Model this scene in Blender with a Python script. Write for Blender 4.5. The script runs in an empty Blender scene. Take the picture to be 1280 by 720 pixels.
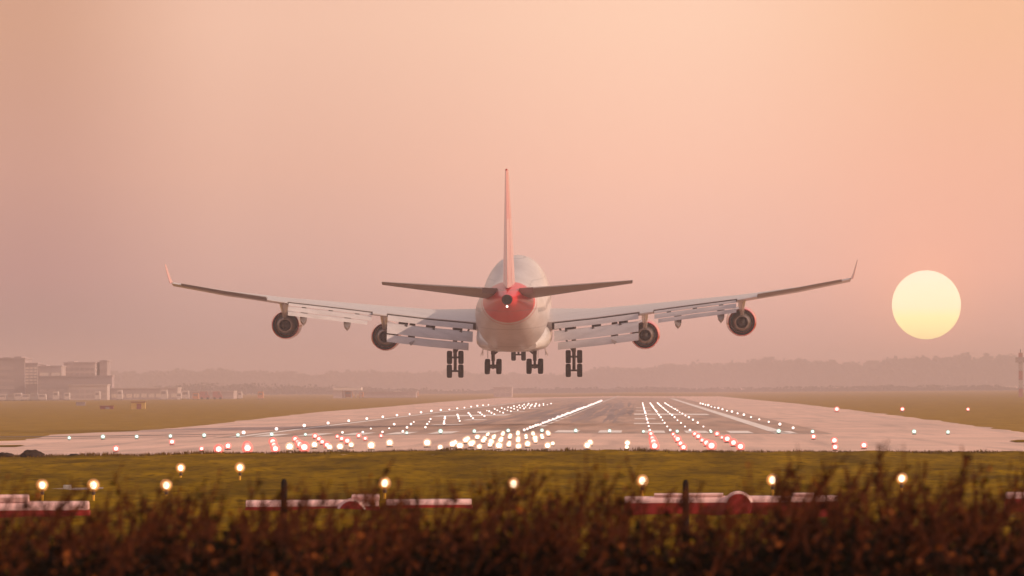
import bpy, bmesh, math, random
from mathutils import Vector, Matrix, noise
random.seed(7)
R = math.radians
sc = bpy.context.scene
col = sc.collection

# ------------------------------------------------------------------ camera
F = 9296.0                       # focal length in pixels of the 1280 px wide photo
CAM = Vector((0, 0, 3.65))
ROLL = R(0.35)
YAW, PITCH = math.atan(157.2 / F), math.atan(126.0 / F)
cd = bpy.data.cameras.new('camera'); cam = bpy.data.objects.new('camera', cd); col.objects.link(cam)
cd.sensor_width = 36; cd.lens = F / 1280 * 36
cd.clip_start = 1; cd.clip_end = 60000
CM = Matrix.Rotation(YAW, 3, 'Z') @ Matrix.Rotation(math.pi / 2 + PITCH, 3, 'X') @ Matrix.Rotation(-ROLL, 3, 'Z')
cam.location = CAM; cam.rotation_euler = CM.to_euler()
cd.dof.use_dof = True; cd.dof.focus_distance = 680; cd.dof.aperture_fstop = 6.0
sc.camera = cam
def ray(px, py): return (CM @ Vector((px - 640, 360 - py, -F))).normalized()

# ------------------------------------------------------------------ sky, sun, exposure
SUN_EL, SUN_AZ = R(27), R(100)     # azimuth clockwise from +Y (the direction of landing)
w = bpy.data.worlds.new('World'); sc.world = w; w.use_nodes = True
nt = w.node_tree; nt.nodes.clear()
N = nt.nodes.new; L = nt.links.new
out = N('ShaderNodeOutputWorld'); bg = N('ShaderNodeBackground'); bg.inputs[1].default_value = 1.0
tc = N('ShaderNodeTexCoord'); sep = N('ShaderNodeSeparateXYZ'); L(tc.outputs['Generated'], sep.inputs[0])
def ramp(pts, src, lo, hi, tree=nt):
    mr = tree.nodes.new('ShaderNodeMapRange'); mr.inputs[1].default_value = lo; mr.inputs[2].default_value = hi
    tree.links.new(src, mr.inputs[0])
    cr = tree.nodes.new('ShaderNodeValToRGB'); e = cr.color_ramp.elements
    while len(e) < len(pts): e.new(0.5)
    for k, (p, c) in enumerate(pts): e[k].position = p; e[k].color = (*c, 1)
    tree.links.new(mr.outputs[0], cr.inputs[0])
    return cr.outputs[0]
# low sky: mauve at the horizon to peach, then a paler grey-rose dome
SKY = [(-0.0826, [(0.355, 0.22, 0.214), (0.392, 0.242, 0.23), (0.52, 0.284, 0.256), (0.649, 0.348, 0.267), (0.685, 0.369, 0.247)]), (-0.0525, [(0.487, 0.316, 0.293), (0.577, 0.364, 0.324), (0.723, 0.428, 0.355), (0.856, 0.49, 0.364), (0.943, 0.569, 0.412)]), (0.0056, [(0.715, 0.398, 0.341), (0.838, 0.47, 0.384), (0.976, 0.553, 0.44), (1.066, 0.61, 0.445), (1.077, 0.678, 0.483)]), (0.0486, [(0.795, 0.417, 0.321), (0.878, 0.476, 0.372), (1.01, 0.513, 0.378), (1.02, 0.528, 0.364), (0.993, 0.555, 0.341)])]
SKY_Z = (0, .0081, .0156, .0296, .049)
cols_ = [ramp([(z / .055, c) for z, c in zip(SKY_Z, cs)], sep.outputs[2], 0.0, 0.055) for _, cs in SKY]
acc = cols_[0]
for (xa, _), (xb, _), cb in zip(SKY, SKY[1:], cols_[1:]):      # towards the sun the low sky brightens
    mr = N('ShaderNodeMapRange'); mr.interpolation_type = 'SMOOTHSTEP'; mr.inputs[1].default_value = xa; mr.inputs[2].default_value = xb; L(sep.outputs[0], mr.inputs[0])
    low = N('ShaderNodeMix'); low.data_type = 'RGBA'; L(mr.outputs[0], low.inputs[0]); L(acc, low.inputs[6]); L(cb, low.inputs[7]); acc = low.outputs[2]
dome = ramp([(0, (.88, .60, .45)), (.3, (.58, .44, .40)), (1, (.30, .27, .30))], sep.outputs[2], 0.05, 1.0)
sky = N('ShaderNodeTexSky'); sky.sky_type = 'NISHITA'; sky.sun_disc = False
sky.sun_elevation = SUN_EL; sky.sun_rotation = SUN_AZ; sky.dust_density = 4
skm = N('ShaderNodeMix'); skm.data_type = 'RGBA'; skm.blend_type = 'ADD'; skm.inputs[0].default_value = 0.02
L(dome, skm.inputs[6]); L(sky.outputs[0], skm.inputs[7])
up = N('ShaderNodeMapRange'); up.interpolation_type = 'SMOOTHSTEP'
up.inputs[1].default_value = 0.05; up.inputs[2].default_value = 0.14; L(sep.outputs[2], up.inputs[0])
tot = N('ShaderNodeMix'); tot.data_type = 'RGBA'; L(up.outputs[0], tot.inputs[0]); L(low.outputs[2], tot.inputs[6]); L(skm.outputs[2], tot.inputs[7])
# the air close to the sun glows
SUNDIR = ray(1158, 381)
dp = N('ShaderNodeVectorMath'); dp.operation = 'DISTANCE'; dp.inputs[1].default_value = SUNDIR; L(tc.outputs['Generated'], dp.inputs[0])
glow = ramp([(0, (.16, .045, .0)), (.25, (.07, .016, .0)), (.55, (.022, .004, .0)), (1, (0, 0, 0))], dp.outputs['Value'], .0045, .022)
add = N('ShaderNodeMix'); add.data_type = 'RGBA'; add.blend_type = 'ADD'; add.inputs[0].default_value = 1; L(tot.outputs[2], add.inputs[6]); L(glow, add.inputs[7])
L(add.outputs[2], bg.inputs[0]); L(bg.outputs[0], out.inputs[0])

sl = bpy.data.lights.new('sun_lamp', 'SUN'); sl.energy = 3.6; sl.angle = R(0.5); sl.color = (1, .74, .53)
so = bpy.data.objects.new('sun_lamp', sl); col.objects.link(so)
sd = Vector((math.sin(SUN_AZ) * math.cos(SUN_EL), math.cos(SUN_AZ) * math.cos(SUN_EL), math.sin(SUN_EL)))
so.rotation_euler = sd.to_track_quat('Z', 'Y').to_euler(); so.location = sd * 300
vs = sc.view_settings; vs.view_transform = 'Standard'; vs.look = 'None'; vs.gamma = 1; vs.exposure = 0; vs.use_curve_mapping = False
sc.cycles.volume_bounces = 2; sc.cycles.use_denoising = True; sc.cycles.sample_clamp_indirect = 4
sc.cycles.max_bounces = 8; sc.cycles.transparent_max_bounces = 16

# ------------------------------------------------------------------ helpers
def tag(o, label=None, cat=None, group=None, kind=None):
    if label: o['label'] = label
    if cat: o['category'] = cat
    if group: o['group'] = group
    if kind: o['kind'] = kind
    return o
def empty(name, loc=(0, 0, 0)):
    o = bpy.data.objects.new(name, None); col.objects.link(o); o.location = loc; o.empty_display_size = .3
    return o
def link(name, bm, m, parent=None, smooth=True, loc=None, flip=True):
    if isinstance(bm, bmesh.types.BMesh):
        if flip: bmesh.ops.recalc_face_normals(bm, faces=bm.faces)
        me = bpy.data.meshes.new(name); bm.to_mesh(me); bm.free()
    else:
        me = bm
    o = bpy.data.objects.new(name, me); col.objects.link(o)
    for x in (m if isinstance(m, (list, tuple)) else [m]): me.materials.append(x)
    if smooth:
        me.polygons.foreach_set('use_smooth', [True] * len(me.polygons))
        try: me.set_sharp_from_angle(angle=R(38))
        except Exception: pass
    if parent is not None: o.parent = parent
    if loc is not None: o.location = loc
    return o
def copy_tree(o, loc=None):
    c = o.copy(); col.objects.link(c)
    if loc is not None: c.location = loc
    for ch in o.children:
        d = ch.copy(); col.objects.link(d); d.parent = c
        for g in ch.children:
            e = g.copy(); col.objects.link(e); e.parent = d
    return c
def box(bm, x0, x1, y0, y1, z0, z1, mi=0):
    v = [bm.verts.new((x, y, z)) for z in (z0, z1) for y in (y0, y1) for x in (x0, x1)]
    for f in ((0, 1, 3, 2), (4, 6, 7, 5), (0, 4, 5, 1), (2, 3, 7, 6), (0, 2, 6, 4), (1, 5, 7, 3)):
        fc = bm.faces.new([v[i] for i in f]); fc.material_index = mi
def tube(bm, pts, rads, seg=8, cap=True, mi=0):
    rings = []
    pts = [Vector(p) for p in pts]
    for k, p in enumerate(pts):
        d = (pts[min(k + 1, len(pts) - 1)] - pts[max(k - 1, 0)]).normalized()
        a = d.orthogonal().normalized() if abs(d.z) > .9 else d.cross(Vector((0, 0, 1))).normalized()
        b = d.cross(a)
        r = rads[k] if isinstance(rads, (list, tuple)) else rads
        rings.append([bm.verts.new(p + (a * math.cos(t) + b * math.sin(t)) * r) for t in [2 * math.pi * i / seg for i in range(seg)]])
    for A, B in zip(rings, rings[1:]):
        for i in range(seg):
            f = bm.faces.new((A[i], A[(i + 1) % seg], B[(i + 1) % seg], B[i])); f.material_index = mi
    if cap and seg > 2:
        for r_ in (rings[0], rings[-1]):
            f = bm.faces.new(r_); f.material_index = mi
def lathe(bm, prof, axis='y', seg=28, org=(0, 0, 0), closed=False):
    """prof: (along, radius) pairs; revolved about the axis"""
    rings = []
    o = Vector(org)
    for a, r in prof:
        ring = []
        for i in range(seg):
            t = 2 * math.pi * i / seg; c, s = r * math.cos(t), r * math.sin(t)
            p = {'y': (c, a, s), 'x': (a, c, s), 'z': (c, s, a)}[axis]
            ring.append(bm.verts.new(o + Vector(p)))
        rings.append(ring)
    prs = list(zip(rings, rings[1:])) + ([(rings[-1], rings[0])] if closed else [])
    for A, B in prs:
        for i in range(seg): bm.faces.new((A[i], A[(i + 1) % seg], B[(i + 1) % seg], B[i]))
    if not closed:
        for r_, pr in ((rings[0], prof[0]), (rings[-1], prof[-1])):
            if pr[1] > 1e-4: bm.faces.new(r_)
    bmesh.ops.remove_doubles(bm, verts=bm.verts, dist=1e-5)

def mat(name, c, rough=.5, metal=0, coat=0, vary=0, scale=1, stretch=(1, 1, 1), bump=0, c2=None, spec=.5):
    m = bpy.data.materials.new(name); m.use_nodes = True
    t = m.node_tree; b = t.nodes['Principled BSDF']
    b.inputs['Base Color'].default_value = (*c, 1); b.inputs['Roughness'].default_value = rough
    b.inputs['Metallic'].default_value = metal; b.inputs['Coat Weight'].default_value = coat
    b.inputs['Specular IOR Level'].default_value = spec
    if vary or c2:
        tc = t.nodes.new('ShaderNodeTexCoord'); mp = t.nodes.new('ShaderNodeMapping'); mp.inputs['Scale'].default_value = stretch
        nz = t.nodes.new('ShaderNodeTexNoise'); nz.inputs['Scale'].default_value = scale; nz.inputs['Detail'].default_value = 6
        t.links.new(tc.outputs['Object'], mp.inputs[0]); t.links.new(mp.outputs[0], nz.inputs[0])
        lo = tuple(x * (1 - vary) for x in c); hi = c2 or tuple(min(1, x * (1 + vary)) for x in c)
        o = ramp([(.3, lo), (.7, hi)], nz.outputs[0], 0, 1, t)
        t.links.new(o, b.inputs['Base Color'])
        if bump:
            bp = t.nodes.new('ShaderNodeBump'); bp.inputs['Strength'].default_value = bump
            t.links.new(nz.outputs[0], bp.inputs['Height']); t.links.new(bp.outputs[0], b.inputs['Normal'])
    return m
def emit(name, c, s, sample=False):
    m = bpy.data.materials.new(name); m.use_nodes = True
    t = m.node_tree; b = t.nodes['Principled BSDF']
    b.inputs['Base Color'].default_value = (.2, .2, .2, 1)
    b.inputs['Emission Color'].default_value = (*c, 1); b.inputs['Emission Strength'].default_value = s
    if not sample: m.cycles.emission_sampling = 'NONE'
    return m

# ground height: the runway is crowned about its centreline
CL = -8.55
def gz(x): return .35 - .35 * min(abs(x - CL) / 36, 1)
def ray(px, py): return (CM @ Vector((px - 640, 360 - py, -F))).normalized()
def G(px, py, dz=0):
    """the point of the ground that the photo shows at a pixel"""
    d = ray(px, py); z = 0
    for _ in range(6):
        t = (z + dz - CAM.z) / d.z; p = CAM + d * t; z = gz(p.x)
    return Vector((p.x, p.y, z))
def A(px, py, Y):
    """the point at distance Y along a pixel's line of sight"""
    d = ray(px, py); return CAM + d * (Y / d.y)

# ------------------------------------------------------------------ setting: ground
def grass_mat(name, a, b, c):
    m = bpy.data.materials.new(name); m.use_nodes = True; t = m.node_tree; p = t.nodes['Principled BSDF']
    p.inputs['Roughness'].default_value = .95; p.inputs['Specular IOR Level'].default_value = 0
    tc = t.nodes.new('ShaderNodeTexCoord')
    def nz(s, st, d=5):
        mp = t.nodes.new('ShaderNodeMapping'); mp.inputs['Scale'].default_value = st
        n = t.nodes.new('ShaderNodeTexNoise'); n.inputs['Scale'].default_value = s; n.inputs['Detail'].default_value = d
        t.links.new(tc.outputs['Object'], mp.inputs[0]); t.links.new(mp.outputs[0], n.inputs[0]); return n.outputs[0]
    c1 = ramp([(.3, a), (.7, b)], nz(.35, (1, .12, 1)), 0, 1, t)
    mx = t.nodes.new('ShaderNodeMix'); mx.data_type = 'RGBA'
    f = t.nodes.new('ShaderNodeMapRange'); f.inputs[1].default_value = .45; f.inputs[2].default_value = .75
    t.links.new(nz(2.2, (1, .3, 1)), f.inputs[0]); t.links.new(f.outputs[0], mx.inputs[0])
    t.links.new(c1, mx.inputs[6]); mx.inputs[7].default_value = (*c, 1)
    t.links.new(mx.outputs[2], p.inputs['Base Color'])
    return m
M_grass = grass_mat('short_grass', (.088, .050, .001), (.275, .152, .002), (.066, .034, .001))

def grid_sheet(name, xs_of, ys, dz, m, kind='structure'):
    me = bpy.data.meshes.new(name); vs_, fs = [], []
    n = None
    for y in ys:
        xs = xs_of(y); n = len(xs)
        vs_ += [(x, y, gz(x) + dz) for x in xs]
    for j in range(len(ys) - 1):
        for i in range(n - 1):
            a = j * n + i; fs.append((a, a + 1, a + n + 1, a + n))
    me.from_pydata(vs_, [], fs); me.validate()
    return tag(link(name, me, m, smooth=False), kind=kind)
gx = [-3500, -1500, -600, -200, -90, CL - 36] + [CL + u for u in (-24, -12, 0, 12, 24, 36)] + [90, 200, 600, 1500, 3500]
grid_sheet('ground', lambda y: gx, [-120, 0, 100, 200, 300, 425], 0, M_grass)
M_lawn = grass_mat('dry_lawn', (.25, .142, .026), (.34, .200, .044), (.19, .104, .018))
grid_sheet('lawn', lambda y: gx, [425, 600, 800, 1500, 2500, 4000, 10500], 0, M_lawn)

# pavement, bounded by the lawns
Lb = sorted([(p.y, p.x) for p in [G(*q) for q in ((-40, 552), (30, 551), (62, 544), (120, 541), (170, 539), (250, 532.5), (330, 523), (400, 515), (480, 509), (545, 503))]])
Rb = sorted([(p.y, p.x) for p in [G(*q) for q in ((1400, 556), (1280, 541), (1200, 530), (1100, 517), (1000, 505), (935, 499))]])
def interp(tab, y):
    if y <= tab[0][0]: return tab[0][1]
    for (a, xa), (b, xb) in zip(tab, tab[1:]):
        if y <= b: return xa + (xb - xa) * (y - a) / (b - a)
    return tab[-1][1]
def edge_n(y, k): return noise.noise(Vector((y * .05, k, 0))) * 1.2
def front(x): return 388 + .45 * max(0, -x - 8) + 1.5 * noise.noise(Vector((x * .15, 3, 0)))
def pav_x(y):
    l = min(interp(Lb, y) + edge_n(y, 1), CL - 30); r = max(interp(Rb, y) + edge_n(y, 7), CL + 30)
    if y < 500: l = -120; r = 90
    return [l + (CL - l) * i / 14 for i in range(15)] + [CL + (r - CL) * i / 14 for i in range(1, 15)]
M_pave = bpy.data.materials.new('concrete_pavement'); M_pave.use_nodes = True
t = M_pave.node_tree; pb = t.nodes['Principled BSDF']; pb.inputs['Roughness'].default_value = .55
tcn = t.nodes.new('ShaderNodeTexCoord')
def pn(scale, st, lo, hi, d=5):
    mp = t.nodes.new('ShaderNodeMapping'); mp.inputs['Scale'].default_value = st
    n = t.nodes.new('ShaderNodeTexNoise'); n.inputs['Scale'].default_value = scale; n.inputs['Detail'].default_value = d
    t.links.new(tcn.outputs['Object'], mp.inputs[0]); t.links.new(mp.outputs[0], n.inputs[0])
    r_ = t.nodes.new('ShaderNodeMapRange'); r_.inputs[1].default_value = lo; r_.inputs[2].default_value = hi
    t.links.new(n.outputs[0], r_.inputs[0]); return r_.outputs[0]
def mixc(f, a, b, mode='MIX'):
    x = t.nodes.new('ShaderNodeMix'); x.data_type = 'RGBA'; x.blend_type = mode
    for s_, v in ((0, f), (6, a), (7, b)):
        if isinstance(v, (tuple, float)): x.inputs[s_].default_value = (*v, 1) if isinstance(v, tuple) else v
        else: t.links.new(v, x.inputs[s_])
    return x.outputs[2]
base = mixc(pn(.06, (1, .35, 1), .35, .65), (.54, .335, .255), (.76, .46, .35))
base = mixc(pn(.5, (1, .03, 1), .5, .75), base, (.40, .25, .195))
base = mixc(pn(.35, (.12, .5, 1), .58, .72), base, (.42, .25, .20))
t.links.new(base, pb.inputs['Base Color'])
ys = [372 + i * 6 for i in range(60)] + [740 + i * 25 for i in range(30)] + [1520 + i * 120 for i in range(14)]
pv = grid_sheet('pavement', pav_x, ys, .02, M_pave)

# runway surface: darker asphalt with the rubber of landings down the middle
M_run = mat('asphalt_runway', (.37, .222, .158), .6, vary=.38, scale=.4, stretch=(1, .04, 1))
def rx(y): return [CL + u for u in (-23, -18, -12, -6, 0, 6, 12, 18, 23)]
grid_sheet('runway', rx, [551] + [575 + i * 40 for i in range(52)], .03, M_run)
M_rub = mat('rubber_deposit', (.215, .135, .12), .55, vary=.4, scale=.4, stretch=(1, .02, 1))
bm = bmesh.new(); rr_ = random.Random(9)
for k in range(150):                                    # streaks left by wheels, thickest beside the centreline
    sd_ = rr_.choice((-1, 1, 1)); u = sd_ * min(7.6, max(.9, abs(rr_.gauss(3.6, 2.0)))); hw_ = rr_.uniform(.06, .42); y0 = rr_.uniform(690, 1500); ln = rr_.uniform(60, 420)
    z_ = .035 + k * .00008; n_ = max(2, int(ln / 30)); prev = None
    for j in range(n_ + 1):
        y = y0 + ln * j / n_; wd_ = hw_ * (.15 + .85 * math.sin(math.pi * min(1, max(0, j / n_)))); x = CL + max(.55, abs(u) + .25 * noise.noise(Vector((y * .01, k, 0)))) * sd_
        cur = [bm.verts.new((x - wd_, y, gz(x - wd_) + z_)), bm.verts.new((x + wd_, y, gz(x + wd_) + z_))]
        if prev: bm.faces.new((prev[0], prev[1], cur[1], cur[0]))
        prev = cur
tag(link('rubber_deposit', bm, M_rub, smooth=False, flip=False), kind='structure')
M_strip = mat('tar_joint', (.10, .065, .06), .6, vary=.3, scale=.3)
grid_sheet('tar_strip', lambda y: [-78, -60, -45, CL - 24], [596, 602], .034, M_strip)
grid_sheet('tar_strip', lambda y: [CL - 60, CL - 36, CL - 24], [572, 574.5], .034, M_strip)

# painted markings
M_white = mat('white_road_paint', (.78, .70, .66), .6, vary=.12, scale=1.5)
bm = bmesh.new()
def mark(u0, u1, y0, y1, n=1):
    for k in range(n):
        a, b = y0 + (y1 - y0) * k / n, y0 + (y1 - y0) * (k + 1) / n
        us = [u0, u1] if u0 * u1 >= 0 else [u0, 0, u1]
        for p, q in zip(us, us[1:]):
            bm.faces.new([bm.verts.new((CL + u, y, gz(CL + u) + .044)) for u, y in ((p, a), (q, a), (q, b), (p, b))])
for k in range(6):
    for s in (-1, 1):
        a = 2.2 + k * 3.3; mark(min(s * a, s * (a + 1.75)), max(s * a, s * (a + 1.75)), 556, 586)
mark(-22.0, -21.1, 551, 2400, 24); mark(18.7, 19.9, 551, 2400, 24)
mark(-23, 23, 550.5, 551.7)
for y, u0, u1, ln in ((690, 8.1, 11.0, 23), (800, 8.1, 10.4, 23), (930, 8.0, 17.5, 46), (1080, 8.1, 10.4, 23), (1250, 8.1, 10.4, 23)):
    mark(u0, u1, y, y + ln); mark(-u1, -u0, y, y + ln)
for y in range(640, 3250, 50): mark(-.45, .45, y, y + 30)
tag(link('painted_markings', bm, M_white, smooth=False, flip=False), kind='structure')

# haze
hb = bmesh.new(); box(hb, -4600, 4600, -130, 10700, -1, 48)
M_haze = bpy.data.materials.new('evening_haze'); M_haze.use_nodes = True; t = M_haze.node_tree; t.nodes.clear()
o_ = t.nodes.new('ShaderNodeOutputMaterial'); v_ = t.nodes.new('ShaderNodeVolumePrincipled')
v_.inputs['Color'].default_value = (1, .865, .90, 1); v_.inputs['Density'].default_value = 2.1e-4; v_.inputs['Anisotropy'].default_value = .55
t.links.new(v_.outputs[0], o_.inputs['Volume'])
tag(link('haze', hb, M_haze, smooth=False), kind='stuff')

# the low sun itself, far outside the haze
sm = bpy.data.materials.new('setting_sun'); sm.use_nodes = True; t = sm.node_tree; t.nodes.clear()
o_ = t.nodes.new('ShaderNodeOutputMaterial'); e_ = t.nodes.new('ShaderNodeEmission'); tcs = t.nodes.new('ShaderNodeTexCoord'); sp = t.nodes.new('ShaderNodeSeparateXYZ')
t.links.new(tcs.outputs['Object'], sp.inputs[0])
t.links.new(ramp([(0, (.98, .79, .30)), (.3, (.95, .77, .33)), (.46, (.84, .69, .42)), (1, (.70, .57, .42))], sp.outputs[2], -93, 93, t), e_.inputs[0])
e_.inputs[1].default_value = 2.3; t.links.new(e_.outputs[0], o_.inputs[0]); sm.cycles.emission_sampling = 'NONE'
bm = bmesh.new(); bmesh.ops.create_icosphere(bm, subdivisions=5, radius=43 / F * 20000)
tag(link('sun', bm, sm, loc=A(1158, 381, 20000)), 'pale yellow round sun low over the hazy trees at right', 'sun')

# ------------------------------------------------------------------ aeroplane
# local axes: x right, y forward (y = 34 - station), z up from the static tyre line
def paint(name, c, rough=.3, coat=.4):
    return mat(name, c, rough, coat=coat, vary=.06, scale=.5)
M_fus = bpy.data.materials.new('fuselage_paint'); M_fus.use_nodes = True; t = M_fus.node_tree; pb = t.nodes['Principled BSDF']
pb.inputs['Roughness'].default_value = .36; pb.inputs['Coat Weight'].default_value = .12
tcn = t.nodes.new('ShaderNodeTexCoord'); sp = t.nodes.new('ShaderNodeSeparateXYZ'); t.links.new(tcn.outputs['Object'], sp.inputs[0])
def math_(op, a, b=None):
    n = t.nodes.new('ShaderNodeMath'); n.operation = op
    for i, v in enumerate((a, b)):
        if v is None: continue
        if isinstance(v, (int, float)): n.inputs[i].default_value = v
        else: t.links.new(v, n.inputs[i])
    return n.outputs[0]
# red where station > 62 - 1.7 (z - 5.3)   (station = 34 - y)
stn = math_('SUBTRACT', 34.0, sp.outputs[1])
edge = math_('SUBTRACT', 62.0, math_('MULTIPLY', math_('SUBTRACT', sp.outputs[2], 5.3), 2.15))
redf = math_('GREATER_THAN', stn, edge)
# thin lighter swoosh ahead of the red
sw = math_('MULTIPLY', math_('GREATER_THAN', stn, math_('SUBTRACT', edge, 1.3)), math_('LESS_THAN', stn, math_('SUBTRACT', edge, .9)))
# cabin windows: rows of small dark panes
wy = math_('FRACT', math_('MULTIPLY', sp.outputs[1], 1.97))
win = math_('MULTIPLY', math_('LESS_THAN', wy, .45), math_('LESS_THAN', math_('ABSOLUTE', math_('SUBTRACT', sp.outputs[2], 6.15)), .17))
win = math_('MULTIPLY', win, math_('MULTIPLY', math_('GREATER_THAN', stn, 9.0), math_('LESS_THAN', stn, 57.0)))
dirt = pn(.6, (1, .2, 1), .3, .8)
cw = mixc(dirt, (.60, .53, .525), (.40, .335, .32))
cw = mixc(sw, cw, (.45, .16, .18)); cw = mixc(redf, cw, (.60, .007, .013))
seam = math_('LESS_THAN', math_('FRACT', math_('MULTIPLY', sp.outputs[1], .42)), .035)
seam2 = math_('LESS_THAN', math_('ABSOLUTE', math_('SUBTRACT', math_('FRACT', math_('MULTIPLY', sp.outputs[2], .55)), .5)), .02)
cw = mixc(math_('MULTIPLY', math_('MAXIMUM', seam, seam2), .35), cw, (.10, .08, .075)); cw = mixc(win, cw, (.03, .03, .035))
t.links.new(cw, pb.inputs['Base Color'])
M_red = paint('red_aircraft_paint', (.62, .018, .03), .25, .6)
M_wht = paint('white_aircraft_paint', (.60, .53, .50))
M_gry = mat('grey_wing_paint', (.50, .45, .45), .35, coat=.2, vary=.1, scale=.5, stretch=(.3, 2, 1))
M_shade_grey = mat('shade_darkened_grey', (.22, .165, .145), .4, vary=.1, scale=.5, stretch=(.3, 2, 1))  # grey darkened to hold the underside shade of tailplane and ailerons; fairings reuse it
M_flap = mat('flap_paint', (.52, .46, .46), .4, coat=.1, vary=.12, scale=.7, stretch=(.4, 2, 2))
M_dark = mat('dark_cavity', (.03, .022, .022), .7)
M_metal = mat('titanium_exhaust', (.36, .30, .27), .35, metal=.85, vary=.2, scale=3)
M_soot = mat('sooty_metal', (.05, .04, .038), .55, metal=.3)
M_gear = mat('gear_leg_metal', (.11, .085, .08), .45, metal=.3, vary=.2, scale=4)
M_tyre = mat('tyre_rubber', (.018, .016, .016), .85)
M_hub = mat('wheel_hub_metal', (.2, .18, .17), .4, metal=.6)
# fin: red with white script-like streaks sweeping up its sides
M_fin = bpy.data.materials.new('fin_paint'); M_fin.use_nodes = True; t = M_fin.node_tree; pb = t.nodes['Principled BSDF']
pb.inputs['Roughness'].default_value = .28; pb.inputs['Coat Weight'].default_value = 1; pb.inputs['Coat Roughness'].default_value = .12
tcn = t.nodes.new('ShaderNodeTexCoord'); sp = t.nodes.new('ShaderNodeSeparateXYZ'); t.links.new(tcn.outputs['Object'], sp.inputs[0])
wv = t.nodes.new('ShaderNodeTexWave'); wv.inputs['Scale'].default_value = .26; wv.inputs['Distortion'].default_value = 3.5; wv.inputs['Detail'].default_value = 1; wv.bands_direction = 'Y'
t.links.new(tcn.outputs['Object'], wv.inputs[0])
fz = math_('MULTIPLY', math_('GREATER_THAN', wv.outputs[1], .72), math_('LESS_THAN', sp.outputs[2], 14.5))
t.links.new(mixc(fz, (.60, .02, .032), (.72, .66, .64)), pb.inputs['Base Color'])

plane = empty('aeroplane', (-11.45, 686, 5.4)); plane.rotation_euler = (R(2.3), 0, 0)
tag(plane, 'white four engined jumbo jet with red tail landing over the runway, wheels down', 'aeroplane')

# fuselage
FS = [(0, .05, 4.6, 4.72), (.6, .85, 3.95, 5.6), (1.6, 1.55, 3.3, 6.7), (3, 2.2, 2.85, 8.0), (6, 2.9, 2.3, 9.6), (9, 3.2, 2.1, 10.05), (14, 3.25, 2.05, 10.15),
      (21, 3.25, 2.05, 10.1), (24, 3.25, 2.05, 9.8), (28, 3.25, 2.05, 9.1), (31, 3.25, 2.0, 8.75), (34, 3.25, 2.0, 8.7), (46, 3.25, 2.05, 8.7), (49, 3.22, 2.3, 8.7), (52, 3.08, 2.8, 8.7),
      (55, 2.82, 3.42, 8.68), (58, 2.45, 4.12, 8.62), (61, 2.0, 4.92, 8.52), (64, 1.48, 5.75, 8.35), (66.5, .98, 6.45, 8.15), (68.2, .62, 6.88, 7.98), (68.7, .5, 7.0, 7.9)]
bm = bmesh.new(); rings = []
SEG = 40
for s, wd, zb, zt in FS:
    zm = zb + min(wd, (zt - zb) / 2) if s < 49 else (zb + zt) / 2 + .1
    ring = []
    for i in range(SEG):
        a = 2 * math.pi * i / SEG; c, sn = math.cos(a), math.sin(a)
        z = zm + (zt - zm) * sn if sn > 0 else zm + (zm - zb) * sn
        if sn > 0 and zt > 9: c = math.copysign(abs(c) ** .92, c)
        ring.append(bm.verts.new((wd * c, 34 - s, z)))
    rings.append(ring)
for a, b in zip(rings, rings[1:]):
    for i in range(SEG): bm.faces.new((a[i], a[(i + 1) % SEG], b[(i + 1) % SEG], b[i]))
bm.faces.new(rings[0]); bm.faces.new(rings[-1])
fus = link('fuselage', bm, M_fus, plane)
bm = bmesh.new(); lathe(bm, [(-34.69, .46), (-34.86, .44), (-34.86, .38), (-34.72, .34), (-34.72, 0)], 'y', 24, (0, 0, 7.45)); link('exhaust_outlet', bm, M_soot, fus)
bm = bmesh.new(); bmesh.ops.create_uvsphere(bm, u_segments=12, v_segments=8, radius=.10); link('tail_lamp', bm, emit('tail_lamp_glow', (1, .8, .7), 3), fus, loc=(0, -34.72, 6.86))
# belly fairing over the wing joint
bm = bmesh.new(); rings = []
for s, wd, zb, zt in ((18, 2.4, 2.1, 3.6), (20, 3.2, 1.85, 4.3), (24, 3.5, 1.7, 4.6), (31, 3.5, 1.68, 4.5), (37, 3.42, 1.75, 4.3), (41, 3.1, 1.95, 3.7), (43.5, 2.2, 2.12, 3.0)):
    ring = []
    for i in range(24):
        a = 2 * math.pi * i / 24; c, sn = math.cos(a), math.sin(a)
        ring.append(bm.verts.new((wd * math.copysign(abs(c) ** .6, c), 34 - s, (zb + zt) / 2 + (zt - zb) / 2 * math.copysign(abs(sn) ** .7, sn))))
    rings.append(ring)
for a, b in zip(rings, rings[1:]):
    for i in range(24): bm.faces.new((a[i], a[(i + 1) % 24], b[(i + 1) % 24], b[i]))
bm.faces.new(rings[0]); bm.faces.new(rings[-1])
link('belly_fairing', bm, M_wht, plane)
# small belly blades: drain masts and the skid
bm = bmesh.new()
for x, s in ((-1.3, 52.5), (1.3, 52.5)):
    bm = bmesh.new(); box(bm, x - .22, x + .22, 34 - s - .3, 34 - s + .3, 2.75 + abs(x) * .28 + (s - 50.2) * .2 - .12, 2.75 + abs(x) * .3 + (s - 50.2) * .2); link('vent_door', bm, M_soot, plane, smooth=False)

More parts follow.
